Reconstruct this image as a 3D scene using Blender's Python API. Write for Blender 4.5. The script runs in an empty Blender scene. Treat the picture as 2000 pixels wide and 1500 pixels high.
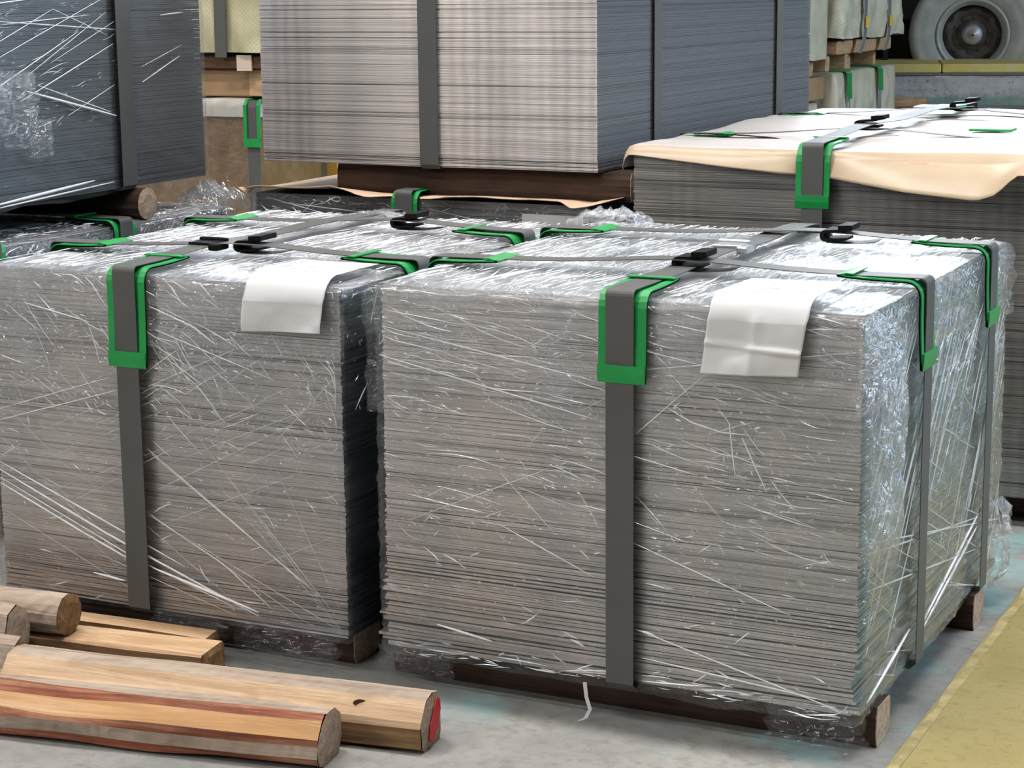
import bpy, math, random
import numpy as np
from mathutils import Matrix, Vector

SC = bpy.context.scene
COL = SC.collection
rng = np.random.default_rng(7)
random.seed(7)

# ------------------------------------------------------------------ camera, world, lights, exposure
cam_d = bpy.data.cameras.new('camera')
cam = bpy.data.objects.new('camera', cam_d)
COL.objects.link(cam)
SC.camera = cam
FWD = Vector((-0.43603848, 0.87810039, -0.19700293))
RGT = Vector((0.89655439, 0.44280473, -0.01068618))
UPV = Vector((-0.07785029, 0.18128343, 0.98034466))
cam.matrix_world = Matrix(((RGT.x, UPV.x, -FWD.x, 1.59488), (RGT.y, UPV.y, -FWD.y, -2.73768),
                           (RGT.z, UPV.z, -FWD.z, 1.14248), (0, 0, 0, 1)))
cam_d.sensor_width = 36
cam_d.lens = 36 * 3891.42 / 2000
cam_d.clip_end = 200

w = bpy.data.worlds.new('hall_air')
SC.world = w
w.use_nodes = True
w.node_tree.nodes['Background'].inputs[0].default_value = (0.62, 0.68, 0.78, 1)
w.node_tree.nodes['Background'].inputs[1].default_value = 0.07

def area(name, loc, rot, sx, sy, power, color=(1, 1, 1)):
    d = bpy.data.lights.new(name, 'AREA')
    d.shape = 'RECTANGLE'; d.size = sx; d.size_y = sy; d.energy = power; d.color = color
    o = bpy.data.objects.new(name, d); COL.objects.link(o)
    o.location = loc; o.rotation_euler = rot
    return o
# overhead hall lamps (strips hanging from the roof), unseen daylight door at the back, added fill panels
for i, (x, y, p) in enumerate([(-1.7, 0.25, 190), (1.5, 0.25, 200), (-1.6, 5.5, 140), (2.4, 6.0, 110), (-5.5, 2.5, 90),
                               (-3.2, -3.0, 120), (0.3, -3.0, 105), (4.5, -3.0, 50), (-4.5, -8.0, 260), (-9.0, -12.0, 320)]):  # last two added to brighten the far floor that the sheet edges reflect
    area('hall_lamp_and_fill', (x, y, 5.6), (0, 0, 0), 2.0, 0.35, p, (1.0, 0.97, 0.93))
area('daylight_door_back', (-11.0, 26.0, 4.2), (math.radians(90), 0, math.radians(180 + 24)), 15, 6.0, 15000, (0.80, 0.90, 1.0))
area('daylight_fill_right', (13.0, 10.0, 6.4), (math.radians(90), 0, math.radians(90 + 32)), 9, 4.5, 2300, (0.70, 0.87, 1.0))  # unseen panel added, hung high to light right faces but not under bundles
area('warm_fill_front', (-7.0, -11.0, 6.0), (math.radians(90), 0, math.radians(-30)), 8, 4.5, 260, (1.0, 0.95, 0.89))  # unseen panel added as fill and for reflections on the front faces

SC.view_settings.view_transform = 'Standard'
SC.view_settings.look = 'None'
SC.view_settings.gamma = 1.0
SC.view_settings.use_curve_mapping = False
SC.view_settings.exposure = 0.0
SC.cycles.transparent_max_bounces = 24

# ------------------------------------------------------------------ helpers: materials
class NT:
    def __init__(s, name):
        s.m = bpy.data.materials.new(name); s.m.use_nodes = True
        s.t = s.m.node_tree; s.t.nodes.clear()
        s.out = s.n('ShaderNodeOutputMaterial')
    def n(s, typ, **kw):
        nd = s.t.nodes.new(typ)
        for k, v in kw.items(): setattr(nd, k, v)
        return nd
    def l(s, a, b): s.t.links.new(a, b)
    def setin(s, nd, **kw):
        for k, v in kw.items():
            k = k.replace('_', ' ')
            if hasattr(v, 'is_linked') or hasattr(v, 'links'): s.l(v, nd.inputs[k])
            else: nd.inputs[k].default_value = v
    def coord(s, which='Object', scale=(1, 1, 1), rot=(0, 0, 0), loc=(0, 0, 0)):
        tc = s.n('ShaderNodeTexCoord'); mp = s.n('ShaderNodeMapping')
        s.l(tc.outputs[which], mp.inputs[0])
        mp.inputs['Scale'].default_value = scale; mp.inputs['Rotation'].default_value = rot; mp.inputs['Location'].default_value = loc
        return mp.outputs[0]
    def noise(s, vec, scale=5, detail=3, rough=.55, dist=0):
        nd = s.n('ShaderNodeTexNoise')
        s.l(vec, nd.inputs['Vector'])
        nd.inputs['Scale'].default_value = scale; nd.inputs['Detail'].default_value = detail
        nd.inputs['Roughness'].default_value = rough; nd.inputs['Distortion'].default_value = dist
        return nd.outputs['Fac']
    def ramp(s, fac, stops):
        r = s.n('ShaderNodeValToRGB'); s.l(fac, r.inputs[0])
        e = r.color_ramp.elements
        while len(e) < len(stops): e.new(0.5)
        for el, (p, c) in zip(e, stops):
            el.position = p
            el.color = (c, c, c, 1) if isinstance(c, (int, float)) else (*c, 1)
        return r.outputs[0]
    def math(s, op, a, b=None):
        m = s.n('ShaderNodeMath', operation=op)
        for i, v in enumerate((a, b)):
            if v is None: continue
            if isinstance(v, (int, float)): m.inputs[i].default_value = v
            else: s.l(v, m.inputs[i])
        return m.outputs[0]
    def mixc(s, fac, a, b, mode='MIX'):
        m = s.n('ShaderNodeMix', data_type='RGBA', blend_type=mode)
        for i, v in ((0, fac), (6, a), (7, b)):
            if isinstance(v, (int, float)): m.inputs[i].default_value = v
            elif isinstance(v, tuple): m.inputs[i].default_value = (*v, 1)
            else: s.l(v, m.inputs[i])
        return m.outputs[2]
    def bump(s, h, strength=.5, dist=.01, normal=None):
        b = s.n('ShaderNodeBump'); s.l(h, b.inputs['Height'])
        b.inputs['Strength'].default_value = strength; b.inputs['Distance'].default_value = dist
        if normal is not None: s.l(normal, b.inputs['Normal'])
        return b.outputs[0]
    def principled(s, color, rough=.5, metal=0, spec=.5, normal=None, alpha=None, **kw):
        p = s.n('ShaderNodeBsdfPrincipled')
        for k, v in (('Base Color', color), ('Roughness', rough), ('Metallic', metal), ('Specular IOR Level', spec)):
            if isinstance(v, (int, float)): p.inputs[k].default_value = v
            elif isinstance(v, tuple): p.inputs[k].default_value = (*v, 1)
            else: s.l(v, p.inputs[k])
        if normal is not None: s.l(normal, p.inputs['Normal'])
        if alpha is not None: p.inputs['Alpha'].default_value = alpha
        s.l(p.outputs[0], s.out.inputs[0])
        return p

def plain(name, color, rough=.5, metal=0, spec=.5, var=.12, vscale=9, bump=0.0):
    t = NT(name)
    c = t.coord()
    f = t.noise(c, vscale, 4)
    lo = tuple(max(0, x * (1 - var)) for x in color); hi = tuple(min(1, x * (1 + var)) for x in color)
    col = t.ramp(f, [(.3, lo), (.7, hi)])
    nrm = t.bump(t.noise(c, vscale * 6, 3), bump, .002) if bump else None
    t.principled(col, rough, metal, spec, nrm)
    return t.m

def steel_edge_mat(name, warm, cool, side, band=0.0, edge_rough=.38, metal=.7):
    """cut edges of stacked sheets: front edges, side edges, each sheet with its own tone (attribute 'tone')"""
    t = NT(name)
    geo = t.n('ShaderNodeNewGeometry')
    tc = t.coord()
    at = t.n('ShaderNodeAttribute', attribute_name='tone')
    sep = t.n('ShaderNodeSeparateXYZ'); t.l(tc, sep.inputs[0])
    # warm and cool streaks that run down the stack
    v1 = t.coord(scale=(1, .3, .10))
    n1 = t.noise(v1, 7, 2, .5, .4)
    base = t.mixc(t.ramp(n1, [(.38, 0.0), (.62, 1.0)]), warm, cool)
    if band:  # vertical bands of reflection and moire painted into the edge colour
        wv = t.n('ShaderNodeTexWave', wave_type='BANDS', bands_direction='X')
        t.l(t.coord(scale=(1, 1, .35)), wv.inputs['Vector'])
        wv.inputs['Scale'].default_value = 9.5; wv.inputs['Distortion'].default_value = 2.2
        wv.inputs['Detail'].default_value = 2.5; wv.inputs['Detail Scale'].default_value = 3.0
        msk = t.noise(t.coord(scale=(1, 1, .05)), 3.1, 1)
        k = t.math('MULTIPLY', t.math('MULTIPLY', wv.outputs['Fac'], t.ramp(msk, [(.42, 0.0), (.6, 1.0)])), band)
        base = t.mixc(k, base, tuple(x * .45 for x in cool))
    n2 = t.noise(t.coord(scale=(3, 3, 180)), 1.6, 3)
    base = t.mixc(t.math('MULTIPLY', n2, .24), base, tuple(x * .35 for x in warm))
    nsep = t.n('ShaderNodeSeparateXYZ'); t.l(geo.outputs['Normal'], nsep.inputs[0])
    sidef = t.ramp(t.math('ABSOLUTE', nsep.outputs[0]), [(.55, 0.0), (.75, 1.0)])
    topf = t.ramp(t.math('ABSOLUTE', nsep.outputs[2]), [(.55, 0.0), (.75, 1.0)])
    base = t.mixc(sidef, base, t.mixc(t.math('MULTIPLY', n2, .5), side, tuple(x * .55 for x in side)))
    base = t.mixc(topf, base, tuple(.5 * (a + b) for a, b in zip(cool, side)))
    base = t.mixc(1.0, base, at.outputs['Color'], 'MULTIPLY')
    nb = t.bump(t.noise(t.coord(scale=(2, 2, 260)), 2.0, 2), .25, .002)
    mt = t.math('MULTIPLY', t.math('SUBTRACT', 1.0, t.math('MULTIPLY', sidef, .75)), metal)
    t.principled(base, edge_rough, mt, .5, nb)
    return t.m

def film_mat(name, dirs, haze=.10, gloss=.10, haze_streak=.25, tint=(.97, .975, .98), bumpk=.55, rough=.08, iso=.18):
    """clear stretch film: transparent, shiny, slightly milky where it is folded; UV in metres"""
    t = NT(name)
    hs = []
    for (ang, L, W) in dirs:
        v = t.coord('UV', rot=(0, 0, -ang))
        m2 = t.n('ShaderNodeMapping'); t.l(v, m2.inputs[0])
        m2.inputs['Scale'].default_value = (1 / L, 1 / W, 1)
        hs.append(t.noise(m2.outputs[0], 1.0, 4, .62, .25))
    h = hs[0]
    for k in hs[1:]: h = t.math('MAXIMUM', h, k)
    low = t.noise(t.coord('UV'), 9, 3)
    b = t.bump(h, bumpk, .012)
    b = t.bump(t.noise(t.coord('UV'), 60, 3, .6), iso, .006, b)
    lw = t.n('ShaderNodeLayerWeight'); t.l(b, lw.inputs['Normal'])
    fac = t.math('ADD', t.math('MULTIPLY', t.math('POWER', lw.outputs['Facing'], 4.0), .85), gloss)
    tr = t.n('ShaderNodeBsdfTransparent'); tr.inputs[0].default_value = (*tint, 1)
    gl = t.n('ShaderNodeBsdfGlossy'); gl.inputs['Roughness'].default_value = rough; t.l(b, gl.inputs['Normal'])
    gl.inputs[0].default_value = (.95, .96, 1, 1)
    mx = t.n('ShaderNodeMixShader'); t.l(fac, mx.inputs[0]); t.l(tr.outputs[0], mx.inputs[1]); t.l(gl.outputs[0], mx.inputs[2])
    df = t.n('ShaderNodeBsdfDiffuse'); df.inputs[0].default_value = (.86, .88, .92, 1); t.l(b, df.inputs['Normal'])
    tl = t.n('ShaderNodeBsdfTranslucent'); tl.inputs[0].default_value = (.86, .88, .92, 1)
    dm = t.n('ShaderNodeMixShader'); dm.inputs[0].default_value = .35; t.l(df.outputs[0], dm.inputs[1]); t.l(tl.outputs[0], dm.inputs[2])
    hz = t.math('ADD', t.math('MULTIPLY', t.ramp(h, [(.56, 0.0), (.78, 1.0)]), haze_streak),
                t.math('MULTIPLY', t.ramp(low, [(.35, .1), (.7, 1.0)]), haze))
    m3 = t.n('ShaderNodeMixShader'); t.l(hz, m3.inputs[0]); t.l(mx.outputs[0], m3.inputs[1]); t.l(dm.outputs[0], m3.inputs[2])
    t.l(m3.outputs[0], t.out.inputs[0])
    return t.m

def fold_mat(name, alpha=.8, rough=.22):
    t = NT(name)
    f = t.noise(t.coord(), 40, 2)
    p = t.principled(t.ramp(f, [(.3, (.80, .82, .86)), (.7, (.95, .95, .96))]), rough, 0, .8)
    p.inputs['Alpha'].default_value = alpha
    return t.m

def wood_mat(name, a, b, dark, gscale=1.0, rough=.75, saw=0.0):
    t = NT(name)
    v = t.coord(scale=(1.2 * gscale, 22 * gscale, 22 * gscale))
    n = t.noise(v, 2.2, 6, .62, .8)
    col = t.ramp(n, [(.25, dark), (.45, a), (.68, b)])
    pat = t.noise(t.coord(scale=(.45, 1.5, 1.5)), 16 * gscale, 5, .65, .6)
    col = t.mixc(t.math('MULTIPLY', t.ramp(pat, [(.45, 0.0), (.68, 1.0)]), .6), col, dark)
    fib = t.noise(t.coord(scale=(2.5, 60, 60)), 6 * gscale, 4, .7)
    col = t.mixc(t.math('MULTIPLY', t.ramp(fib, [(.5, 0.0), (.7, 1.0)]), .4), col, dark)
    h = n
    if saw:
        wv = t.n('ShaderNodeTexWave', wave_type='BANDS', bands_direction='X')
        t.l(t.coord(rot=(0, 0, .6)), wv.inputs['Vector']); wv.inputs['Scale'].default_value = 11; wv.inputs['Distortion'].default_value = 12
        wv.inputs['Detail'].default_value = 3
        col = t.mixc(t.math('MULTIPLY', wv.outputs['Fac'], saw), col, tuple(min(1, x * 1.25) for x in b))
        h = t.math('ADD', n, t.math('MULTIPLY', wv.outputs['Fac'], .5))
    t.principled(col, rough, 0, .3, t.bump(h, .45, .006))
    return t.m

# ------------------------------------------------------------------ helpers: geometry
def vn(x, y, seed=0):
    x = np.asarray(x, float); y = np.asarray(y, float)
    xi = np.floor(x).astype(np.int64); yi = np.floor(y).astype(np.int64)
    fx = x - xi; fy = y - yi
    fx = fx * fx * (3 - 2 * fx); fy = fy * fy * (3 - 2 * fy)
    def h(a, b):
        k = (a * 374761393 + b * 668265263 + seed * 1442695041) & 0x7fffffff
        k = ((k ^ (k >> 13)) * 1274126177) & 0x7fffffff
        k = (k ^ (k >> 16)) & 0xffff
        return k / 65535.0
    return (h(xi, yi) * (1 - fx) + h(xi + 1, yi) * fx) * (1 - fy) + (h(xi, yi + 1) * (1 - fx) + h(xi + 1, yi + 1) * fx) * fy

def ridge(u, v, ang, L, W, seed, p=3):
    c, s = math.cos(ang), math.sin(ang)
    a = (c * u + s * v) / L; b = (-s * u + c * v) / W
    return (1 - np.abs(2 * vn(a, b, seed) - 1)) ** p

class Ctx:
    origin = Vector((0, 0, 0))

def obj(name, verts, faces, mats, parent=None, smooth=False, kind=None, label=None, uv=None, midx=None, tone=None, raw=False):
    me = bpy.data.meshes.new(name)
    verts = np.asarray(verts, float).reshape(-1, 3)
    if parent is not None and not raw: verts = verts - np.array(Ctx.origin)
    me.from_pydata(verts.tolist(), [], [tuple(int(i) for i in f) for f in faces])
    for m in (mats if isinstance(mats, (list, tuple)) else [mats]): me.materials.append(m)
    if smooth: me.polygons.foreach_set('use_smooth', np.ones(len(me.polygons), bool))
    if midx is not None: me.polygons.foreach_set('material_index', np.asarray(midx, np.int32))
    if uv is not None:
        lay = me.uv_layers.new(name='uv')
        li = np.zeros(len(me.loops), np.int32); me.loops.foreach_get('vertex_index', li)
        lay.data.foreach_set('uv', np.asarray(uv, np.float32)[li].ravel())
    if tone is not None:
        a = me.color_attributes.new('tone', 'FLOAT_COLOR', 'POINT')
        tt = np.asarray(tone, np.float32)
        a.data.foreach_set('color', np.stack([tt[:, 0], tt[:, 1], tt[:, 2], np.ones(len(tt))], 1).astype(np.float32).ravel())
    me.update()
    o = bpy.data.objects.new(name, me); COL.objects.link(o)
    if parent is not None: o.parent = parent
    if kind: o['kind'] = kind
    if label: o['label'] = label
    return o

def tag(o, label, cat, group=None):
    o['label'] = label; o['category'] = cat
    if group: o['group'] = group
    return o

def empty(name, loc, label, cat, group=None, rz=0):
    o = bpy.data.objects.new(name, None); COL.objects.link(o)
    o.empty_display_size = .1
    o.location = loc; o.rotation_euler = (0, 0, rz)
    Ctx.origin = Vector(loc)
    return tag(o, label, cat, group)

def join(parts):
    V, F, off = [], [], 0
    for v, f in parts:
        v = np.asarray(v, float).reshape(-1, 3)
        V.append(v); F += [tuple(i + off for i in q) for q in f]; off += len(v)
    return np.concatenate(V), F

def box(x0, x1, y0, y1, z0, z1, b=0.0):
    if b <= 0:
        v = [(x, y, z) for z in (z0, z1) for y in (y0, y1) for x in (x0, x1)]
        return v, [(0, 2, 3, 1), (4, 5, 7, 6), (0, 1, 5, 4), (2, 6, 7, 3), (0, 4, 6, 2), (1, 3, 7, 5)]
    v = []
    for z, ins in ((z0, b), (z0 + b, 0), (z1 - b, 0), (z1, b)):
        i = ins
        for (x, y) in ((x0 + i + b, y0 + i), (x1 - i - b, y0 + i), (x1 - i, y0 + i + b), (x1 - i, y1 - i - b),
                       (x1 - i - b, y1 - i), (x0 + i + b, y1 - i), (x0 + i, y1 - i - b), (x0 + i, y0 + i + b)):
            v.append((x, y, z))
    f = [tuple(range(7, -1, -1)), tuple(range(24, 32))]
    for k in range(3):
        for j in range(8):
            a = k * 8 + j; c = k * 8 + (j + 1) % 8
            f.append((a, c, c + 8, a + 8))
    return v, f

def grid_faces(nu, nv, wrap=False):
    f = []
    for i in range(nu - (0 if wrap else 1)):
        for j in range(nv - 1):
            a = i * nv + j; b = ((i + 1) % nu) * nv + j
            f.append((a, b, b + 1, a + 1))
    return f

def ribbon(pts, wdir, width, thick, closed=False, lift=0.0):
    """flat band swept along pts; wdir across the band; grows outward along cross(wdir, tangent)"""
    P = np.asarray(pts, float); n = len(P)
    wd = np.asarray(wdir, float); wd = wd / np.linalg.norm(wd)
    V = []
    for i in range(n):
        if closed: t = P[(i + 1) % n] - P[i - 1]
        else: t = P[min(i + 1, n - 1)] - P[max(i - 1, 0)]
        t = t / (np.linalg.norm(t) + 1e-12)
        nn = np.cross(wd, t); nn /= (np.linalg.norm(nn) + 1e-12)
        for s, h in ((-.5, 0), (.5, 0), (.5, 1), (-.5, 1)):
            V.append(P[i] + wd * width * s + nn * (thick * h + lift))
    F = []
    m = n if closed else n - 1
    for i in range(m):
        a = 4 * i; b = 4 * ((i + 1) % n)
        for k in range(4):
            F.append((a + k, a + (k + 1) % 4, b + (k + 1) % 4, b + k))
    if not closed:
        F.append((0, 3, 2, 1)); e = 4 * (n - 1); F.append((e, e + 1, e + 2, e + 3))
    return V, F

def tube(pts, rad, sides=5):
    P = np.asarray(pts, float); n = len(P)
    r = np.broadcast_to(np.asarray(rad, float), (n,))
    V = []
    for i in range(n):
        t = P[min(i + 1, n - 1)] - P[max(i - 1, 0)]; t = t / (np.linalg.norm(t) + 1e-12)
        a = np.cross(t, (0, 0, 1)) if abs(t[2]) < .9 else np.cross(t, (1, 0, 0)); a /= np.linalg.norm(a); b = np.cross(t, a)
        for k in range(sides):
            q = 2 * math.pi * k / sides
            V.append(P[i] + r[i] * (a * math.cos(q) + b * math.sin(q)))
    F = []
    for i in range(n - 1):
        for k in range(sides):
            F.append((i * sides + k, i * sides + (k + 1) % sides, (i + 1) * sides + (k + 1) % sides, (i + 1) * sides + k))
    F.append(tuple(range(sides - 1, -1, -1))); F.append(tuple((n - 1) * sides + k for k in range(sides)))
    return V, F

def disc_extrude(profile, x0, x1):
    """profile: list of (y,z) -> prism along x"""
    n = len(profile)
    v = [(x0, y, z) for y, z in profile] + [(x1, y, z) for y, z in profile]
    f = [tuple(range(n - 1, -1, -1)), tuple(range(n, 2 * n))]
    for k in range(n): f.append((k, (k + 1) % n, n + (k + 1) % n, n + k))
    return v, f

# ------------------------------------------------------------------ materials
M = {}
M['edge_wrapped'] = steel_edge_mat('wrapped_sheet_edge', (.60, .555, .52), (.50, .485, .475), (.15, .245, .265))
M['edge_wrapped_shaded_side'] = steel_edge_mat('wrapped_sheet_edge_shaded_side', (.54, .51, .485), (.46, .45, .445), (.05, .065, .085))  # side colour darkened to hold the shade of the gap between bundles
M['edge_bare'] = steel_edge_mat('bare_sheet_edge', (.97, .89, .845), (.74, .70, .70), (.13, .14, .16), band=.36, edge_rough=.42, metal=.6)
M['edge_paper'] = steel_edge_mat('paper_covered_edge', (.42, .40, .38), (.36, .35, .35), (.16, .17, .18), band=.4)
M['edge_dark'] = steel_edge_mat('dark_sheet_edge', (.17, .18, .20), (.15, .16, .18), (.085, .10, .125))
M['edge_mid'] = steel_edge_mat('grey_sheet_edge', (.30, .285, .27), (.25, .245, .24), (.10, .12, .14))
M['edge_slate'] = steel_edge_mat('slate_sheet_edge', (.2, .2, .22), (.18, .19, .2), (.12, .145, .17))
M['strap'] = plain('strap_steel', (.105, .106, .104), .55, .25, .2, .10, 5)
M['strap_thin'] = plain('bright_strap_steel', (.45, .47, .50), .35, .7, .5, .1, 6)
M['seal'] = plain('black_seal_steel', (.005, .0045, .005), .6, 0, .10, .3, 30)
M['green'] = plain('green_protector_plastic', (.004, .27, .055), .42, 0, .5, .12, 18, .15)
M['paper'] = plain('white_label_paper', (.64, .635, .65), .8, 0, .2, .04, 6)
M['ink'] = plain('grey_print_ink', (.33, .34, .40), .8, 0, .2, .2, 60)
M['film_side'] = film_mat('stretch_film_wrap', [(-.10, .22, .010), (.42, .20, .008), (-.62, .18, .009)], .05, .05, .20)
M['film_right'] = film_mat('stretch_film_end', [(.95, .50, .007), (-.40, .55, .008)], .05, .06, .22, iso=.05)
M['film_top'] = film_mat('stretch_film_top', [(1.50, .40, .008), (1.35, .25, .010), (1.62, .5, .012)], .36, .16, .75, bumpk=1.0, rough=.14, iso=.06)  # extra white haze stands in for daylight mirrored by the tops
M['film_dark'] = film_mat('stretch_film_loose_wrap', [(.25, .4, .010), (-.35, .3, .009)], .03, .05, .07, bumpk=.16)
M['fold'] = fold_mat('film_glint_fold', .9, .12)  # whitened film, its pale colour also carries the glints
M['fold_soft'] = fold_mat('film_strand', .5, .3)

def woven_mat(name, a, b, weave=150, prints=False, shine=.38):
    t = NT(name)
    c = t.coord('UV')
    ck = t.n('ShaderNodeTexChecker'); t.l(c, ck.inputs[0]); ck.inputs['Scale'].default_value = weave
    n = t.noise(c, 6, 4)
    col = t.ramp(n, [(.3, a), (.7, b)])
    col = t.mixc(t.math('MULTIPLY', ck.outputs['Fac'], .22), col, tuple(x * .62 for x in a))
    if prints:
        p1 = t.noise(t.coord('UV', scale=(1, 1.6, 1), loc=(3.1, .4, 0)), 9.5, 2, .5)
        col = t.mixc(t.math('MULTIPLY', t.ramp(p1, [(.655, 0.0), (.69, 1.0)]), .35), col, (.62, .16, .14))
        p2 = t.noise(t.coord('UV', scale=(1, 1.3, 1), loc=(7.1, 2.4, 0)), 8.0, 2, .5)
        col = t.mixc(t.math('MULTIPLY', t.ramp(p2, [(.69, 0.0), (.72, 1.0)]), .35), col, (.25, .32, .42))
    t.principled(col, shine, 0, .45, t.bump(ck.outputs['Fac'], .35, .002))
    return t.m
M['cover'] = woven_mat('woven_cover_paper', (.46, .35, .235), (.56, .44, .31), 170, True)
M['cover_top'] = woven_mat('woven_cover_paper_top', (.50, .465, .45), (.57, .53, .52), 170, True, .5)
M['kraft'] = plain('kraft_paper', (.62, .45, .32), .7, 0, .3, .12, 8)
M['cream'] = woven_mat('cream_package_paper', (.52, .48, .36), (.66, .62, .50), 60, False, .35)
M['yellow_wrap'] = woven_mat('yellow_package_paper', (.36, .34, .20), (.60, .56, .38), 120, False, .4)
M['brown_wrap'] = woven_mat('brown_package_board', (.15, .085, .03), (.22, .135, .055), 30, False, .3)
M['carton'] = plain('brown_carton', (.36, .23, .13), .8, 0, .2, .15, 4)
M['carton_dark'] = plain('dark_brown_board', (.10, .055, .03), .8, 0, .2, .3, 9)
M['pallet'] = wood_mat('pallet_wood', (.48, .31, .18), (.62, .43, .27), (.30, .18, .09))
M['bearer'] = wood_mat('bearer_wood_shaded', (.048, .027, .018), (.075, .044, .03), (.022, .012, .008))  # wood colour darkened to hold the shade under the bundles
M['bearer_end'] = wood_mat('bearer_end_grain', (.40, .30, .22), (.52, .41, .31), (.22, .14, .09), 2)
M['tan'] = wood_mat('tan_timber', (.50, .33, .19), (.66, .48, .32), (.30, .165, .08))
M['pale'] = wood_mat('pale_timber', (.56, .39, .25), (.70, .54, .385), (.36, .22, .12))
M['greyw'] = wood_mat('weathered_timber', (.36, .285, .225), (.47, .39, .31), (.20, .14, .10), 1, .8, .10)
M['brownw'] = wood_mat('brown_timber', (.22, .125, .06), (.36, .22, .11), (.09, .045, .02))
M['bark'] = wood_mat('red_bark', (.24, .075, .038), (.42, .22, .13), (.11, .032, .018), 1.4)
M['orange'] = wood_mat('orange_timber', (.50, .28, .12), (.62, .43, .27), (.36, .20, .10))
M['endgrey'] = wood_mat('grey_cut_end', (.34, .26, .20), (.46, .37, .29), (.18, .12, .085), 2)
M['red'] = plain('red_paint', (.60, .012, .02), .5, 0, .4, .2, 40)
M['tyre'] = plain('dusty_tyre_rubber', (.36, .36, .35), .85, 0, .2, .14, 7, .3)
M['rim'] = plain('grey_rim_steel', (.36, .37, .37), .5, .2, .5, .12, 9)
M['rim_dark'] = plain('dirty_wheel_disc', (.065, .058, .052), .6, .2, .4, .45, 12)
M['hub'] = plain('hub_steel', (.36, .36, .36), .45, .4, .5, .15, 12)
M['black'] = plain('black_chassis', (.008, .008, .009), .6, 0, .3, .3, 3)

# ------------------------------------------------------------------ setting: floor, lane, kerb
def floor_mat():
    t = NT('concrete_floor')
    c = t.coord()
    n1 = t.noise(c, 2.4, 6, .6); n2 = t.noise(c, 34, 5, .65); n3 = t.noise(c, 160, 3, .6)
    col = t.ramp(n1, [(.3, (.19, .195, .19)), (.55, (.285, .28, .265)), (.75, (.36, .35, .325))])
    col = t.mixc(t.math('MULTIPLY', t.ramp(n2, [(.46, 0.0), (.70, 1.0)]), .6), col, (.165, .16, .15))
    # the old green bay paint, left in patches between the lane and the bundles
    sx = t.n('ShaderNodeSeparateXYZ'); t.l(c, sx.inputs[0])
    bay = t.math('MULTIPLY', t.ramp(t.math('ADD', sx.outputs[0], t.math('MULTIPLY', n2, .08)), [(0.10, 0.0), (.2, 1.0)]), 1.0)
    msk = t.math('MULTIPLY', t.ramp(t.noise(t.coord(loc=(.3, .1, 0)), 3.4, 4, .6), [(.50, 0.0), (.60, 1.0)]), bay)
    rowf = t.ramp(t.math('ADD', t.math('MULTIPLY', sx.outputs[1], .5), .5), [(.44, 0.0), (.49, 1.0)])
    col = t.mixc(t.math('MULTIPLY', t.math('MULTIPLY', msk, rowf), .8), col, (.24, .40, .40))
    col = t.mixc(t.math('MULTIPLY', t.ramp(n3, [(.66, 0.0), (.74, 1.0)]), .7), col, (.10, .09, .085))
    crk = t.noise(t.coord(scale=(5, 11, 1), rot=(0, 0, .5)), 3.5, 5, .7, 1.2)
    col = t.mixc(t.math('MULTIPLY', t.ramp(crk, [(.58, 0.0), (.68, 1.0)]), .5), col, (.13, .12, .11))
    h = t.math('ADD', n2, t.math('MULTIPLY', n3, .6))
    t.principled(col, .55, 0, .35, t.bump(h, .25, .004))
    return t.m
v, f = box(-30, 30, -22, 32, -.2, 0)
fl = obj('floor', v, f, floor_mat(), kind='structure')
def lane_mat():
    t = NT('yellow_lane_paint')
    c = t.coord()
    n1 = t.noise(c, 3.0, 6, .6); n2 = t.noise(c, 45, 5, .65)
    col = t.ramp(n1, [(.3, (.31, .25, .10)), (.5, (.38, .305, .125)), (.72, (.40, .355, .21))])
    col = t.mixc(t.math('MULTIPLY', t.ramp(n2, [(.52, 0.0), (.68, 1.0)]), .6), col, (.24, .19, .075))
    col = t.mixc(t.ramp(t.noise(c, 120, 3), [(.68, 0.0), (.73, 1.0)]), col, (.14, .11, .06))
    crk = t.noise(t.coord(scale=(4, 10, 1), rot=(0, 0, .7)), 3.5, 4, .7, 1.2)
    col = t.mixc(t.math('MULTIPLY', t.ramp(crk, [(.66, 0.0), (.70, 1.0)]), .6), col, (.17, .13, .07))
    t.principled(col, .6, 0, .3, t.bump(n2, .25, .004))
    return t.m
LM = lane_mat()
yy = np.linspace(-6, 12, 300)
xl = .853 + .006 * (vn(yy * 9, yy * 0, 3) - .5) - .012 * np.clip(yy, -.5, 1.3)
V = []; 
for x, y in zip(xl, yy): V += [(x, y, .0015), (x + .5, y, .0015), (x, y, -.001)]
F = []
for i in range(len(yy) - 1):
    a = 3 * i; F += [(a, a + 1, a + 4, a + 3), (a, a + 3, a + 5, a + 2)]
Ctx.origin = Vector((0, 0, 0))
obj('yellow_lane', V, F, LM, fl, label='worn yellow painted lane')
V = []
for x, y in zip(xl, yy): V += [(x + .004 + .004 * math.sin(y * 31), y, .0025), (x + .017 + .006 * vn(y * 14, 0, 4), y, .0025)]
obj('lane_edge_line', V, grid_faces(len(yy), 2), plain('pale_yellow_line', (.44, .36, .17), .6, 0, .3, .3, 25), fl, label='paler line along the lane edge')

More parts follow.
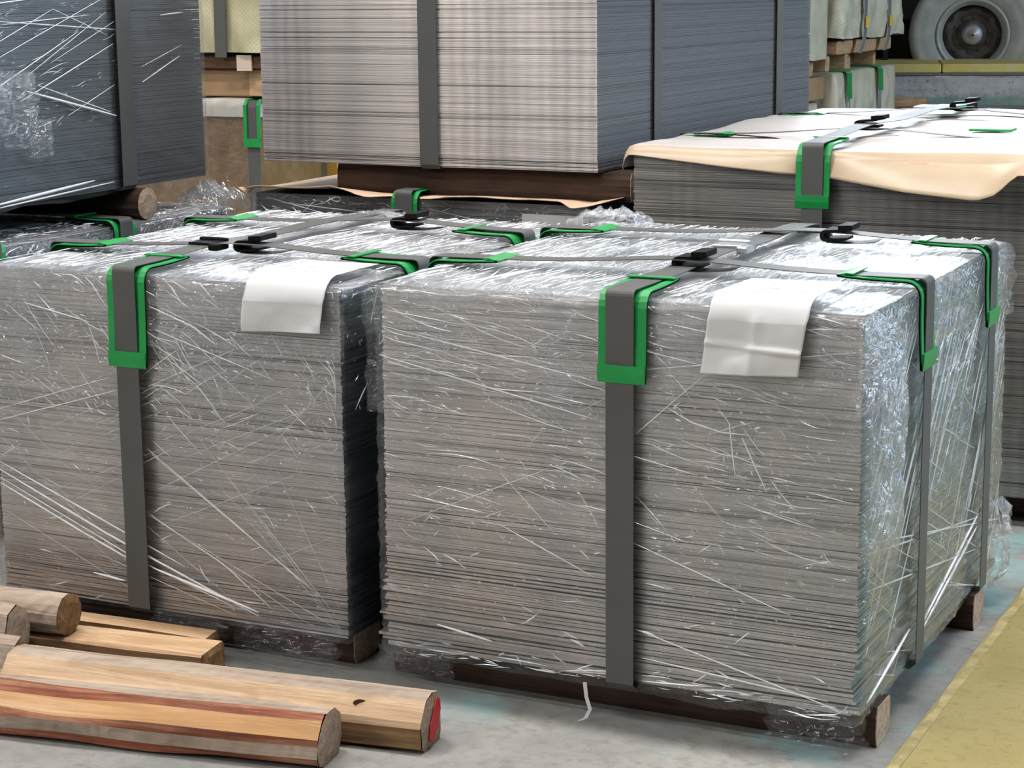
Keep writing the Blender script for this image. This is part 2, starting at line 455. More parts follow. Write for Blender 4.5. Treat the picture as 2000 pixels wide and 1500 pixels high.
def kerb_local(a, b, y0, y1, z0, z1): return box(a, b, y0, y1, z0, z1)
KL = Vector((-3.57, 15.53, 0)); KZ = math.atan2(.447, 1.55)
kerb = bpy.data.objects.new('concrete_kerb', None); COL.objects.link(kerb); kerb.location = KL; kerb.rotation_euler = (0, 0, KZ); kerb['kind'] = 'structure'
def kerb_mat():
    t = NT('rough_kerb_concrete')
    c = t.coord()
    n = t.noise(c, 6, 6, .7); n2 = t.noise(c, 26, 5, .7)
    sz = t.n('ShaderNodeSeparateXYZ'); t.l(c, sz.inputs[0])
    col = t.ramp(n, [(.3, (.40, .39, .40)), (.7, (.56, .55, .56))])
    low = t.ramp(t.math('ADD', sz.outputs[2], t.math('MULTIPLY', n2, -.12)), [(.0, 1.0), (.05, 0.0)])
    col = t.mixc(t.math('MULTIPLY', low, .8), col, (.16, .28, .25))
    col = t.mixc(t.ramp(n2, [(.62, 0.0), (.68, 1.0)]), col, (.20, .19, .18))
    col = t.mixc(t.math('MULTIPLY', t.ramp(t.noise(t.coord(loc=(2, 0, 1)), 5, 3), [(.60, 0.0), (.68, 1.0)]), .5), col, (.55, .30, .28))
    t.principled(col, .85, 0, .2, t.bump(n2, .6, .02))
    return t.m
nx, nz = 160, 12
V = []; rr = np.random.default_rng(2)
for i in range(nx):
    for j in range(nz):
        x = -4 + 12 * i / (nx - 1); z = .272 * j / (nz - 1)
        V.append((x, .02 * (vn(x * 8, z * 20, 5) - .5) + .05 * max(0, vn(x * 3, z * 9, 8) - .6) - .02, z))
Vb, Fb = box(-4, 8, .0, 1.4, 0, .27)
VV, FF = join([(V, grid_faces(nx, nz)), (Vb, Fb)])
obj('kerb_wall', VV, FF, kerb_mat(), kerb, raw=True)
v, f = box(-4, 8, -.035, .05, .272, .292, .004); obj('steel_angle', v, f, plain('kerb_steel', (.20, .21, .21), .4, .5), kerb, raw=True)
def ykm():
    t = NT('worn_yellow_kerb_paint')
    n = t.noise(t.coord(), 4, 6, .7)
    col = t.ramp(n, [(.3, (.62, .48, .10)), (.55, (.66, .56, .22)), (.72, (.60, .58, .46))])
    t.principled(col, .6, 0, .3, t.bump(n, .4, .01)); return t.m
YM = ykm()
for i in range(8):
    v, f = box(-4 + 1.5 * i + .004, -4 + 1.5 * (i + 1) - .004, -.02, 1.4, .2925, .374, .01)
    obj('yellow_kerb_beam', v, f, YM, kerb, raw=True)
v, f = box(-26, 26, 29.5, 29.9, -.05, 1.5); obj('wall_back', v, f, plain('dark_hall_wall', (.05, .055, .06), .8, 0, .2, .3, 1), kind='structure')

# ------------------------------------------------------------------ bundle of sheets
def rot2(p, o, a):
    c, s = math.cos(a), math.sin(a); dx, dy = p[0] - o[0], p[1] - o[1]
    return (o[0] + c * dx - s * dy, o[1] + s * dx + c * dy)

class Bundle:
    def __init__(s, label, x0, x1, y0, y1, z0, z1, yaw=0, pivot=None, cat='steel bundle', name='steel_sheet_bundle', group=None):
        s.x0, s.x1, s.y0, s.y1, s.z0, s.z1 = x0, x1, y0, y1, z0, z1
        loc = Vector(((x0 + x1) / 2, (y0 + y1) / 2, z0))
        s.root = empty(name, loc, label, cat, group)
        if yaw:
            q = rot2(loc, pivot, yaw); s.root.location = (q[0], q[1], z0); s.root.rotation_euler = (0, 0, yaw)
        s.use()
    def use(s): Ctx.origin = Vector(((s.x0 + s.x1) / 2, (s.y0 + s.y1) / 2, s.z0))

    def sheets(s, mat, pitch=.0035, var=.25, rag=.0012, groove=.16, flare=0, flare_h=.1, single_h=0, tonev=.14, lean=None, seed=1):
        r = np.random.default_rng(seed)
        Vs, Fs, tones = [], [], []
        z = s.z0; k = 0; shift = 0
        nseg = 7
        while z < s.z1 - .0008:
            p = pitch * (1 + var * r.standard_normal()); p = max(pitch * .5, min(p, pitch * 1.8))
            hfrac = max(0, 1 - (z - s.z0) / flare_h) if flare else 0
            if hfrac > 0: p *= 1 + .7 * hfrac
            zt = min(z + p, s.z1)
            if s.z1 - zt < pitch * .5: zt = s.z1
            g = (.07 if hfrac <= 0 else .20) * p
            dx = r.normal(0, rag); dy = abs(r.normal(0, rag))
            if r.random() < groove: dy += r.uniform(.001, .004); g *= 1.6
            e0 = e1 = 0
            if hfrac > 0:
                e0 = -flare * hfrac * r.uniform(.2, 1.3) * (r.random() < .8); e1 = flare * hfrac * r.uniform(-.9, .5)
                dy += r.uniform(-.001, .006) * hfrac
            fr = (z - s.z0) / (s.z1 - s.z0)
            ox0, ox1 = lean(fr) if lean else (0, 0)
            X = np.linspace(s.x0 + dx + e0 + ox0, s.x1 + dx + e1 + ox1, nseg)
            wob = (vn(np.arange(nseg) * .7, np.full(nseg, k * 1.7), seed) - .5) * .3 * p * (1 + 1.5 * hfrac)
            v = []
            for i in range(nseg):
                for (yy_, zz_) in ((s.y0 + dy, z + g), (s.y1 - dy, z + g), (s.y1 - dy, zt), (s.y0 + dy, zt)):
                    v.append((X[i], yy_, zz_ + wob[i]))
            f = []
            for i in range(nseg - 1):
                a = 4 * i
                for q in range(4): f.append((a + q, a + 4 + q, a + 4 + (q + 1) % 4, a + (q + 1) % 4))
            f.append((0, 1, 2, 3)); e = 4 * (nseg - 1); f.append((e + 3, e + 2, e + 1, e))
            tn = 1 + tonev * r.standard_normal(); tn = min(max(tn, .55), 1.3)
            if r.random() < .10: tn *= .72
            tone = [(tn, tn * .985, tn * .97)] * len(v)
            if single_h and z - s.z0 < single_h:
                obj('steel_sheet', v, f, mat, s.root, tone=tone)
            else:
                Vs.append((v, f)); tones += tone
            z = zt; k += 1
        # dark core so that the slits between sheets stay closed
        V, F = join(Vs)
        o = obj('sheet_stack', V, F, mat, s.root, kind='stuff', tone=tones)
        return o

    # film round the four sides
    def flat(s, A, B_, ax_only=None):
        m = np.ones(np.shape(A))
        for axis, c, hw in getattr(s, 'zones', []):
            if ax_only and axis != ax_only: continue
            q = np.abs((A if axis == 'y' else B_) - c)
            m = np.minimum(m, np.clip((q - hw) / .02, 0.08, 1))
        return m

    def film_wrap(s, mats, off=.006, res=.007, amp=.0022, dirs=((-.1, .2, .012), (.42, .18, .010), (-.62, .16, .010)), hem=.018, seed=3, bulge=.004):
        x0, x1, y0, y1 = s.x0 - off, s.x1 + off, s.y0 - off, s.y1 + off
        r = .010; path = []; seg = []
        def line(a, b, m):
            n = max(2, int(np.hypot(b[0] - a[0], b[1] - a[1]) / res))
            for i in range(n): path.append((a[0] + (b[0] - a[0]) * i / n, a[1] + (b[1] - a[1]) * i / n)); seg.append(m)
        def arc(c, a0, m):
            for i in range(4):
                q = a0 + math.pi / 2 * i / 4; path.append((c[0] + r * math.cos(q), c[1] + r * math.sin(q))); seg.append(m)
        line((x0 + r, y0), (x1 - r, y0), 0); arc((x1 - r, y0 + r), -math.pi / 2, 1)
        line((x1, y0 + r), (x1, y1 - r), 1); arc((x1 - r, y1 - r), 0, 1)
        line((x1 - r, y1), (x0 + r, y1), 0); arc((x0 + r, y1 - r), math.pi / 2, 0)
        line((x0, y1 - r), (x0, y0 + r), 0); arc((x0 + r, y0 + r), math.pi, 0)
        P = np.array(path); n = len(P)
        nxt = np.roll(P, -1, 0); prv = np.roll(P, 1, 0); T = nxt - prv; T /= np.linalg.norm(T, axis=1)[:, None]
        N = np.stack([T[:, 1], -T[:, 0]], 1)
        L = np.concatenate([[0], np.cumsum(np.linalg.norm(np.diff(P, axis=0), axis=1))])
        H = s.z1 - s.z0; nv = int((H + hem) / res) + 1
        U = np.repeat(L, nv); W = np.tile(np.linspace(0, 1, nv), n)
        low = hem * (.35 + .9 * vn(U * 14, U * 0, seed))
        Z = s.z0 - low + (H + low + .002) * W
        d = np.zeros(len(U))
        for k, (a, Ls, Ws) in enumerate(dirs): d += amp * ridge(U, Z, a, Ls, Ws, seed + k, 4)
        d += bulge * vn(U * 9, Z * 9, seed + 9) + .0015 * vn(U * 60, Z * 60, seed + 11)
        fade = np.clip((1 - W) * H / .02, 0, 1); d *= fade
        PXx = np.repeat(P[:, 0], nv); PYy = np.repeat(P[:, 1], nv); NXx = np.abs(np.repeat(N[:, 0], nv)) > .5
        d *= np.where(NXx, s.flat(PXx, PYy, 'x'), s.flat(PXx, PYy, 'y'))
        tuck = np.clip((s.z0 - Z) / hem, 0, 1) * .012
        PX = np.repeat(P, nv, 0) + np.repeat(N, nv, 0) * (d - tuck)[:, None]
        V = np.column_stack([PX, Z])
        F = grid_faces(n, nv, True)
        mi = np.repeat(np.array(seg), nv - 1)
        return obj('film_wrap', V, F, mats, s.root, True, uv=np.column_stack([U, Z]), midx=mi)

    # sheet of film laid over the top and hanging over the sides
    def film_top(s, mat, hang=(.16, .12, .14, .10), off=.003, res=.007, amp=.0022, seed=5, hang_mat=None, dirs=((1.50, .35, .014), (1.32, .2, .018), (1.66, .5, .012))):
        hf, hr, hl, hb = hang      # front, right, left, back
        a = np.arange(s.x0 - hl, s.x1 + hr + res, res); b = np.arange(s.y0 - hf, s.y1 + hb + res, res)
        A, B = np.meshgrid(a, b, indexing='ij')
        # ragged hem: stop the grid early by squeezing
        oa0 = np.maximum(0, s.x0 - A); oa1 = np.maximum(0, A - s.x1); ob0 = np.maximum(0, s.y0 - B); ob1 = np.maximum(0, B - s.y1)
        sq = lambda o, t, sd: o * (.45 + .75 * vn(t * 7, t * 0, sd) * vn(t * 23, t * 0 + 3, sd + 1) ** .4)
        da = sq(oa0, B, seed) + sq(oa1, B, seed + 2); db = sq(ob0, A, seed + 4) + sq(ob1, A, seed + 6)
        X = np.clip(A, s.x0, s.x1) - np.minimum(oa0, .012) + np.minimum(oa1, .012)
        Y = np.clip(B, s.y0, s.y1) - np.minimum(ob0, .012) + np.minimum(ob1, .012)
        Z = np.full(A.shape, s.z1 + off) - np.maximum(0, np.maximum(da, db) - .003)
        dist = np.minimum(np.minimum(A - s.x0, s.x1 - A), np.minimum(B - s.y0, s.y1 - B))
        d = np.zeros(A.shape)
        for k, (an, Ls, Ws) in enumerate(dirs): d += amp * ridge(A, B, an, Ls, Ws, seed + 20 + k, 3)
        d += .0008 * vn(A * 70, B * 30, seed + 33) + .002 * vn(A * 8, B * 8, seed + 35)
        d *= s.flat(A, B)
        for q_ in getattr(s, 'skip', []):
            if q_[0] == 'top': d *= np.where((A > q_[1]) & (A < q_[2]) & (B < q_[4]), .3, 1)
        top = np.clip(dist / .015, 0, 1); hangm = np.clip(-dist / .02, 0, 1)
        Z = Z + d * top
        e = d * 1.6 * hangm
        X = X + np.where(oa1 > 0, e, 0) - np.where(oa0 > 0, e, 0); Y = Y - np.where(ob0 > 0, e, 0) + np.where(ob1 > 0, e, 0)
        nv = len(b)
        F = []; mi = []
        corner = ((oa0 > .02) | (oa1 > .02)) & ((ob0 > .02) | (ob1 > .02))
        for i in range(len(a) - 1):
            for j in range(nv - 1):
                if corner[i, j] or corner[i + 1, j + 1] or corner[i, j + 1] or corner[i + 1, j]: continue
                k = i * nv + j; F.append((k, k + nv, k + nv + 1, k + 1)); mi.append(0 if dist[i, j] > -.004 else 1)
        V = np.column_stack([X.ravel(), Y.ravel(), Z.ravel()])
        return obj('film_top_sheet', V, F, [mat, hang_mat or mat], s.root, True, uv=np.column_stack([A.ravel(), B.ravel()]), midx=mi)

    # short film folds, coloured white to stand in for glints on the film
    def folds(s, n, face, region, ang, spread, length=(.006, .05), width=(.0006, .0018), seed=11, off=.010, mat='fold', clump=0):
        r = np.random.default_rng(seed)
        parts = []
        u0, u1, w0, w1 = region
        cl = [(r.uniform(u0, u1), r.uniform(w0, w1)) for _ in range(max(1, clump))]
        for _ in range(n):
            if clump and r.random() < .6:
                c = cl[r.integers(len(cl))]; u = np.clip(c[0] + r.normal(0, .05), u0, u1); w_ = np.clip(c[1] + r.normal(0, .03), w0, w1)
            else: u, w_ = r.uniform(u0, u1), r.uniform(w0, w1)
            if face in ('front', 'top') and any(ax_ == 'y' and abs(u - c_) < h_ - .004 for ax_, c_, h_ in getattr(s, 'zones', [])): continue
            if face == 'right' and any(ax_ == 'x' and abs(u - c_) < h_ - .004 for ax_, c_, h_ in getattr(s, 'zones', [])): continue
            if face == 'top' and any(ax_ == 'x' and abs(w_ - c_) < h_ - .02 for ax_, c_, h_ in getattr(s, 'zones', [])): continue
            if any(q_[0] == face and q_[1] < u < q_[2] and q_[3] < w_ < q_[4] for q_ in getattr(s, 'skip', [])): continue
            a = (ang[r.integers(len(ang))] if isinstance(ang, (list, tuple)) else ang) + r.normal(0, spread)
            L = length[0] + (length[1] - length[0]) * r.random() ** 4.5
            wd = r.uniform(*width) * (.7 + .5 * (L / length[1])); m = 4
            bend = r.normal(0, .07) * L
            pts = []
            for i in range(m):
                q = i / (m - 1) - .5
                uu = u + math.cos(a) * q * L - math.sin(a) * bend * (q * q * 4 - 1) * .5
                ww = w_ + math.sin(a) * q * L + math.cos(a) * bend * (q * q * 4 - 1) * .5
                uu = min(max(uu, u0), u1); ww = min(max(ww, w0), w1)
                wq = wd * (1 - abs(q) * 1.7)
                pts.append((uu, ww, wq))
            V = []
            tilt = r.normal(0, .8)
            for (uu, ww, wq) in pts:
                pu, pw = -math.sin(a) * wq, math.cos(a) * wq
                for (c, h) in ((-1, 0), (0, 1.1 * wq), (1, tilt * wq * .6)):
                    V.append(s.on(face, uu + pu * c, ww + pw * c, off + h))
            F = []
            for i in range(m - 1):
                for c in range(2): F.append((3 * i + c, 3 * i + 3 + c, 3 * i + 4 + c, 3 * i + 1 + c))
            parts.append((V, F))
        V, F = join(parts)
        return obj('film_glint_folds', V, F, M[mat], s.root, kind='stuff')

    def on(s, face, u, w_, o):
        if face == 'front': return (u, s.y0 - o, w_)
        if face == 'right': return (s.x1 + o, u, w_)
        if face == 'top': return (u, w_, s.z1 + o)
        if face == 'left': return (s.x0 - o, u, w_)

    def strand(s, face, pts, rad=.0012, off=.011, mat='fold'):
        n = 14; P = []
        pts = np.asarray(pts, float); tt = np.linspace(0, len(pts) - 1, n)
        r = []
        for k, t in enumerate(tt):
            i = min(int(t), len(pts) - 2); q = t - i
            u, w_ = pts[i] * (1 - q) + pts[i + 1] * q
            P.append(s.on(face, u, w_, off)); r.append(rad * (.25 + .75 * math.sin(math.pi * (k + .6) / (n + .2)) ** .6))
        v, f = tube(P, r, 5)
        return obj('film_strand', v, f, M[mat], s.root, True)

    # strap loop; axis 'y' runs over front-top-back at x = c, axis 'x' runs over left-top-right at y = c
    def strap(s, axis, c, width=.046, off=.0155, thick=.0014, bumps=(), c2=None, skew=0.0, mat='strap'):
        a0, a1 = (s.y0, s.y1) if axis == 'y' else (s.x0, s.x1)
        lo, hi = a0 - off - .004, a1 + off + .004
        zb, zt = s.z0 - .002, s.z1 + off + .003
        r = .009; pts = []
        def arc(ca, cz, q0):
            for i in range(5):
                q = q0 - math.pi / 2 * i / 4; pts.append((ca + r * math.cos(q), cz + r * math.sin(q)))
        # clockwise seen with a to the right, z up : lo side up, over the top, down the hi side, back below
        for z in np.linspace(zb + r, zt - r, 6)[:-1]: pts.append((lo, z))
        arc(lo + r, zt - r, math.pi)
        for t in np.linspace(0, 1, 40)[1:-1]:
            a = lo + r + (hi - lo - 2 * r) * t
            z = zt
            for (bc, bw, bh) in bumps: z += bh * math.exp(-((a - bc) / bw) ** 2)
            pts.append((a, z))
        arc(hi - r, zt - r, math.pi / 2)
        for z in np.linspace(zt - r, zb + r, 6)[1:]: pts.append((hi, z))
        pts.append((hi - r, zb)); pts.append((lo + r, zb))
        P = []
        for a, z in pts:
            t = (a - lo) / (hi - lo); cc = c + skew * (t - .5)
            P.append((cc, a, z) if axis == 'y' else (a, cc, z))
        wd = (1, 0, 0) if axis == 'y' else (0, -1, 0)
        v, f = ribbon(P, wd, width, thick, True)
        # keep the outer side outside
        o = obj('steel_strap', v, f, M[mat], s.root)
        o['_axis'] = axis
        return o

    def seal(s, strap, x, y, z, heading, width=.052, length=.062, tail=.09, tilt=.10):
        """black crimp seal folded over the strap ends; heading = direction the strap runs (radians)"""
        prof = []
        # U lying on its side, open towards +s
        th = .0055; gap = .010; R_ = th + gap / 2
        outer = [(length, R_ + .004), (length * .62, R_), (.012, R_)]
        for i in range(1, 8):
            q = math.pi / 2 + math.pi * i / 8; outer.append((.012 + R_ * math.cos(q), R_ * math.sin(q)))
        outer += [(.012, -R_), (length * .80, -R_ + .001)]
        inner = [(length * .80, -R_ + th), (.014, -R_ + th)]
        for i in range(7, 0, -1):
            q = math.pi / 2 + math.pi * i / 8; inner.append((.014 + gap / 2 * math.cos(q), gap / 2 * math.sin(q)))
        inner += [(.014, R_ - th), (length * .62, R_ - th), (length, R_ + .004 - th)]
        pr = outer + inner
        n = len(pr); c, sn = math.cos(heading), math.sin(heading)
        def P(a, b, zz):
            a2, z2 = a * math.cos(tilt) - zz * math.sin(tilt), a * math.sin(tilt) + zz * math.cos(tilt)
            return (x + c * a2 - sn * b, y + sn * a2 + c * b, z + z2)
        V = [P(a, -width / 2, b) for a, b in pr] + [P(a, width / 2, b) for a, b in pr]
        F = [tuple((k, (k + 1) % n, n + (k + 1) % n, n + k)) for k in range(n)]
        # side walls as quads between outer and inner
        no = len(outer)
        for k in range(no - 1):
            i2 = n - 1 - k
            F.append((k, k + 1, i2 - 1, i2)); F.append((n + k + 1, n + k, n + i2, n + i2 - 1))
        o = obj('strap_seal', V, F, M['seal'], strap, label='black folded steel seal')
        # raised clamp sleeve on the upper arm
        parts = []
        v1 = [P(a, b, zz) for zz in (R_ - .001, R_ + .0075) for b in (-width / 2 - .003, width / 2 + .003) for a in (length * .58, length * .99)]
        parts.append((v1, [(0, 2, 3, 1), (4, 5, 7, 6), (0, 1, 5, 4), (2, 6, 7, 3), (0, 4, 6, 2), (1, 3, 7, 5)]))
        V, F = join(parts)
        obj('seal_sleeve', V, F, M['seal'], strap)
        # loose strap tail below the seal
        tp = [P(.012 + tail * q, 0, -R_ - .001 - .003 * math.sin(3 * q)) for q in np.linspace(0, 1, 8)]
        v, f = ribbon(tp, (-sn, c, 0), .044, .0014)
        obj('strap_tail', v, f, M['strap'], strap)
        return o

    def protector(s, face, c, width=.078, down=.122, top=.118, off=.013, tail_lift=.004):
        """green corner protector over a top edge: face 'front','right','left', c = place along the edge"""
        o = off
        path = []
        r = .008
        for t in np.linspace(0, 1, 6): path.append((-top + (top - r) * t, o + tail_lift * (1 - t) ** 2.5))
        for i in range(1, 5):
            q = math.pi / 2 * (1 - i / 4); path.append((-r + (r + o) * math.cos(q), -r + (r + o) * math.sin(q)))
        for t in np.linspace(0, 1, 5)[1:]: path.append((o + .004 * t * t, -r - (down - r) * t))
        def W(a, z):
            if face == 'front': return (c, s.y0 - a, s.z1 + z)
            if face == 'right': return (s.x1 + a, c, s.z1 + z)
            if face == 'left': return (s.x0 - a, c, s.z1 + z)
        P = [W(a, z) for a, z in path]
        wd = {'front': (-1, 0, 0), 'right': (0, -1, 0), 'left': (0, 1, 0)}[face]
        parts = [ribbon(P, wd, width, .0022)]
        # the end bars that the strap threads below
        k = .026
        bar_b = [W(o + .004 + .0025, -down + k), W(o + .004 + .0025, -down + k * .5), W(o + .0045, -down - .001)]
        parts.append(ribbon(bar_b, wd, width, .0042))
        bar_t = [W(-top - .001, o + tail_lift + .001), W(-top + k * .6, o + tail_lift + .005), W(-top + k, o + tail_lift * .5 + .0065)]
        parts.append(ribbon(bar_t, wd, width, .0022))
        # raised side rails
        for sd in (-1, 1):
            sh = np.array(wd) * sd * (width / 2 - .0065)
            parts.append(ribbon([np.array(p) + sh for p in P], wd, .013, .0042))
        V, F = join(parts)
        return obj('corner_protector', V, F, M['green'], s.root, label='green plastic corner protector')

    def bearers(s, xs0, xs1, ys, wdt, z0, z1, label, group=None, mat='bearer', endmat='bearer_end', seeds=0, cat='timber'):
        for i, y in enumerate(ys):
            yc = y
            rt = empty('timber_bearer', ((xs0 + xs1) / 2, yc, z0), label[i] if isinstance(label, list) else label, cat, group)
            h = z1 - z0; b = .014
            prof = [(-wdt / 2 + b * .4, 0), (wdt / 2 - b * 1.6, 0), (wdt / 2, b * 1.2), (wdt / 2, h - b * .5), (wdt / 2 - b * .4, h), (-wdt / 2 + b * .5, h), (-wdt / 2, h - b), (-wdt / 2, b)]
            L = xs1 - xs0
            v, f = disc_extrude(prof, -L / 2, L / 2)
            obj('beam', v, f, M[mat], rt, raw=True)
            v, f = disc_extrude([(p[0] * .985, .0006 + p[1] * .985) for p in prof], L / 2 - .001, L / 2 + .0015)
            obj('cut_end', v, f, M[endmat], rt, raw=True, label='pale sawn end')
        s.use()

def clip_on(s, strap, x, y, z, mat):
    parts = [box(x - .027, x + .027, y - .022, y + .022, z - .002, z + .003, .001), box(x - .030, x + .030, y + .016, y + .026, z - .004, z + .008, .002),
             box(x + .020, x + .040, y - .030, y + .010, z - .010, z + .002, .002)]
    V, F = join(parts)
    o = obj('strap_seal', V, F, M[mat], strap, label='folded steel clip on the strap')
    return o

def paper_label(B, x0, x1, ytop, zlow, skew=-.012, seed=1, r=.012, off=.019, curl=.0):
    """white sheet stuck on the film: lies on the top, folds over the front edge"""
    nx, pts = 36, []
    path = []
    for t in np.linspace(0, 1, 12): path.append((ytop * (1 - t) + r * t, B.z1 + off, 'top'))
    for i in range(1, 6):
        q = math.pi / 2 * i / 6; path.append((r - (r + off) * math.sin(q), B.z1 - r + (r + off) * math.cos(q), 'arc'))
    for t in np.linspace(0, 1, 34)[1:]: path.append((-off - .002, B.z1 - r - (B.z1 - r - zlow) * t, 'hang'))
    V = []; n = len(path)
    for i in range(nx):
        q = i / (nx - 1)
        for k, (yy_, zz_, kk) in enumerate(path):
            x = x0 + (x1 - x0) * q
            d = 0
            if kk == 'hang':
                h = (B.z1 - zz_) / (B.z1 - zlow)
                x += skew * h
                d = .004 * math.sin(q * 5 + h * 3 + seed) * h + .006 * h * q * curl + .002 * vn(q * 6, h * 5, seed)
                if curl: d += .004 * math.exp(-((h - .52 - .12 * q) / .05) ** 2) + .003 * math.exp(-((q - .5) / .05) ** 2) - .006 * math.exp(-(((h - .5) / .22) ** 2 + ((q - .35) / .2) ** 2))
                zz_ = zz_ + .006 * q * h - .003 * h
            if kk == 'top': zz_ = zz_ + .002 * vn(q * 4, k * .4, seed + 2)
            V.append((x, B.y0 + yy_ - d, zz_))
    F = grid_faces(nx, n)
    o = obj('paper_label', V, F, M['paper'], B.root, True, label='white paper label sheet')
    sm = o.modifiers.new('thickness', 'SOLIDIFY'); sm.thickness = .0006
    r_ = np.random.default_rng(seed); parts = []
    for row in range(9):
        yy_ = B.y0 + .028 + row * (ytop - .045) / 9
        x = x0 + .012
        while x < x1 - .02:
            L = r_.uniform(.008, .03)
            if r_.random() < .55 and x + L < x1 - .01:
                parts.append(([(x, yy_, B.z1 + off + .0036), (x + L, yy_, B.z1 + off + .0036), (x + L, yy_ + .0035, B.z1 + off + .0036), (x, yy_ + .0035, B.z1 + off + .0036)], [(0, 1, 2, 3)]))
            x += L + r_.uniform(.008, .03)
    V, F = join(parts)
    obj('printed_lines', V, F, M['ink'], o, kind='stuff')
    return o

def crumple(B, name, center, size, nrm_axis, seed, n=26, amp=.5, mat='fold_film', label=None):
    """a wad of bunched film: a creased, open sheet"""
    V = []
    ax = {'x': 0, 'y': 1, 'z': 2}[nrm_axis[-1]]; sg = -1 if nrm_axis[0] == '-' else 1
    oth = [i for i in range(3) if i != ax]
    for i in range(n):
        for j in range(n):
            a, b = i / (n - 1) * 2 - 1, j / (n - 1) * 2 - 1
            dome = max(0, 1 - max(abs(a), abs(b)) ** 2.2)
            rg = (1 - abs(2 * vn(a * 4 + b * 2 + 5, b * 5 - a + 7, seed) - 1)) ** 1.5
            rg2 = (1 - abs(2 * vn(a * 9 - b * 4 + 5, b * 8 + a * 3 + 7, seed + 1) - 1)) ** 2
            p = [0, 0, 0]
            p[oth[0]] = center[oth[0]] + size[oth[0]] * (a + .22 * (vn(a * 3 + 9, b * 3, seed + 3) - .5)) / 2
            p[oth[1]] = center[oth[1]] + size[oth[1]] * (b + .22 * (vn(a * 3, b * 3 + 9, seed + 4) - .5)) / 2
            p[ax] = center[ax] + sg * size[ax] * (dome ** .5 * (.35 + .65 * (amp * rg + (1 - amp) * rg2)))
            V.append(p)
    uv = [((i / n) * max(size), (j / n) * max(size)) for i in range(n) for j in range(n)]
    return obj(name, V, grid_faces(n, n), M[mat], B.root, False, uv=uv, label=label)
M['fold_film'] = film_mat('bunched_film', [(.6, .03, .006), (-.5, .03, .006)], .14, .14, .34)

# ---- bundle A : front right, wrapped
A = Bundle('film-wrapped steel sheet bundle with creased white label, beside the yellow floor lane', 0, .8, 0, .867, .064, .672)
A.skip = [('front', .55, .73, .56, .70), ('top', .56, .73, .0, .17)]
A.zones = [('y', .428, .045), ('x', .24, .05), ('x', .69, .05)]
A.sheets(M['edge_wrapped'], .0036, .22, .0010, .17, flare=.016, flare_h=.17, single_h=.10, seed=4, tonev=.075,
         lean=lambda f: (.004 * f, -.003 * f))
A.film_wrap([M['film_side'], M['film_right']], seed=3)
A.film_top(M['film_top'], (.24, .16, .12, .05), seed=6, hang_mat=M['film_side'])
A.folds(420, 'front', (.01, .79, .30, .668), [-.08, -.13, -.18, -.22], .07, (.010, .15), (.0005, .0013), clump=30, seed=12)
A.folds(900, 'front', (.01, .79, .28, .668), [-.1, -.2, .5, -.8], .4, (.0022, .012), (.0006, .0016), clump=70, seed=112)
A.folds(150, 'front', (.01, .79, .26, .62), [.5, .55, -.85, -.75], .12, (.010, .10), (.0004, .0011), clump=18, seed=113)
A.folds(240, 'front', (.01, .79, .07, .32), [-.2, .45, -.5], .2, (.003, .04), (.0007, .002), seed=13)
A.folds(70, 'front', (.02, .78, .06, .09), [0.0], .1, (.02, .12), (.0006, .002), seed=14)
A.folds(1700, 'top', (.01, .79, .01, .86), [1.5, 1.4, 1.6], .07, (.010, .17), (.0005, .0016), seed=15, off=.009)
A.folds(260, 'right', (.01, .86, .08, .60), [1.0, .9, .8, -.42], .08, (.02, .22), (.0005, .0014), seed=16)
A.folds(380, 'right', (.01, .86, .50, .668), [.5, .9, .2], .5, (.008, .07), seed=17)
ex = [('front', [(.012, .607), (.39, .545)], .0013), ('front', [(.003, .560), (.39, .485)], .0016), ('front', [(.46, .600), (.55, .585)], .001),
      ('front', [(.42, .44), (.55, .415)], .001), ('front', [(.44, .30), (.70, .215)], .0012), ('front', [(.22, .30), (.38, .235)], .0012),
      ('front', [(.05, .29), (.30, .40)], .0007), ('front', [(.22, .385), (.31, .30)], .0007), ('front', [(.45, .16), (.79, .075)], .0014),
      ('front', [(.46, .115), (.76, .09)], .0016), ('front', [(.10, .12), (.2, .105)], .0024), ('front', [(.46, .57), (.79, .62)], .0008),
      ('front', [(.45, .47), (.56, .57)], .0008), ('front', [(.62, .48), (.66, .40)], .0012), ('front', [(.6, .5), (.61, .42)], .0012)]
for fc, p, rd in ex: A.strand(fc, p, rd)
rr = np.random.default_rng(5)
for i in range(54):
    y0_ = rr.uniform(-.1, .75); z0_ = rr.uniform(.12, .45); L = rr.uniform(.18, .5)
    sl = rr.choice([1.05, 1.15, 1.25, 1.35, -.42, -.35])
    p0, p1 = (max(y0_, .01), z0_), (min(y0_ + L * .6, .86), z0_ + sl * L * .6)
    p1 = (p1[0], min(max(p1[1], .08), .62))
    if p1[0] - p0[0] > .08: A.strand('right', [p0, p1], rr.uniform(.0006, .0013), mat='fold_soft')
for p in ([(.005, .335), (.86, .16)], [(.005, .318), (.72, .20)], [(.005, .262), (.70, .145)]): A.strand('right', p, .0016, mat='fold_soft')
for p in ([(.3, .10), (.7, .19)], [(.02, .085), (.25, .13)], [(.32, .115), (.72, .215)]): A.strand('right', p, .003)
st = A.strap('y', .427, bumps=((.40, .12, .007), (.75, .12, .004)))
clip_on(A, st, .427, .46, .700, 'strap_thin')
st1 = A.strap('x', .255, bumps=((.42, .15, .012),), skew=.055)
A.seal(st1, .405, .262, .697, math.radians(3), tilt=.05)
st2 = A.strap('x', .69, bumps=((.50, .15, .012),), skew=.05)
A.seal(st2, .515, .695, .696, math.radians(3), tilt=.05)
A.protector('front', .430); A.protector('right', .283); A.protector('right', .716); A.protector('left', .225); A.protector('left', .663)
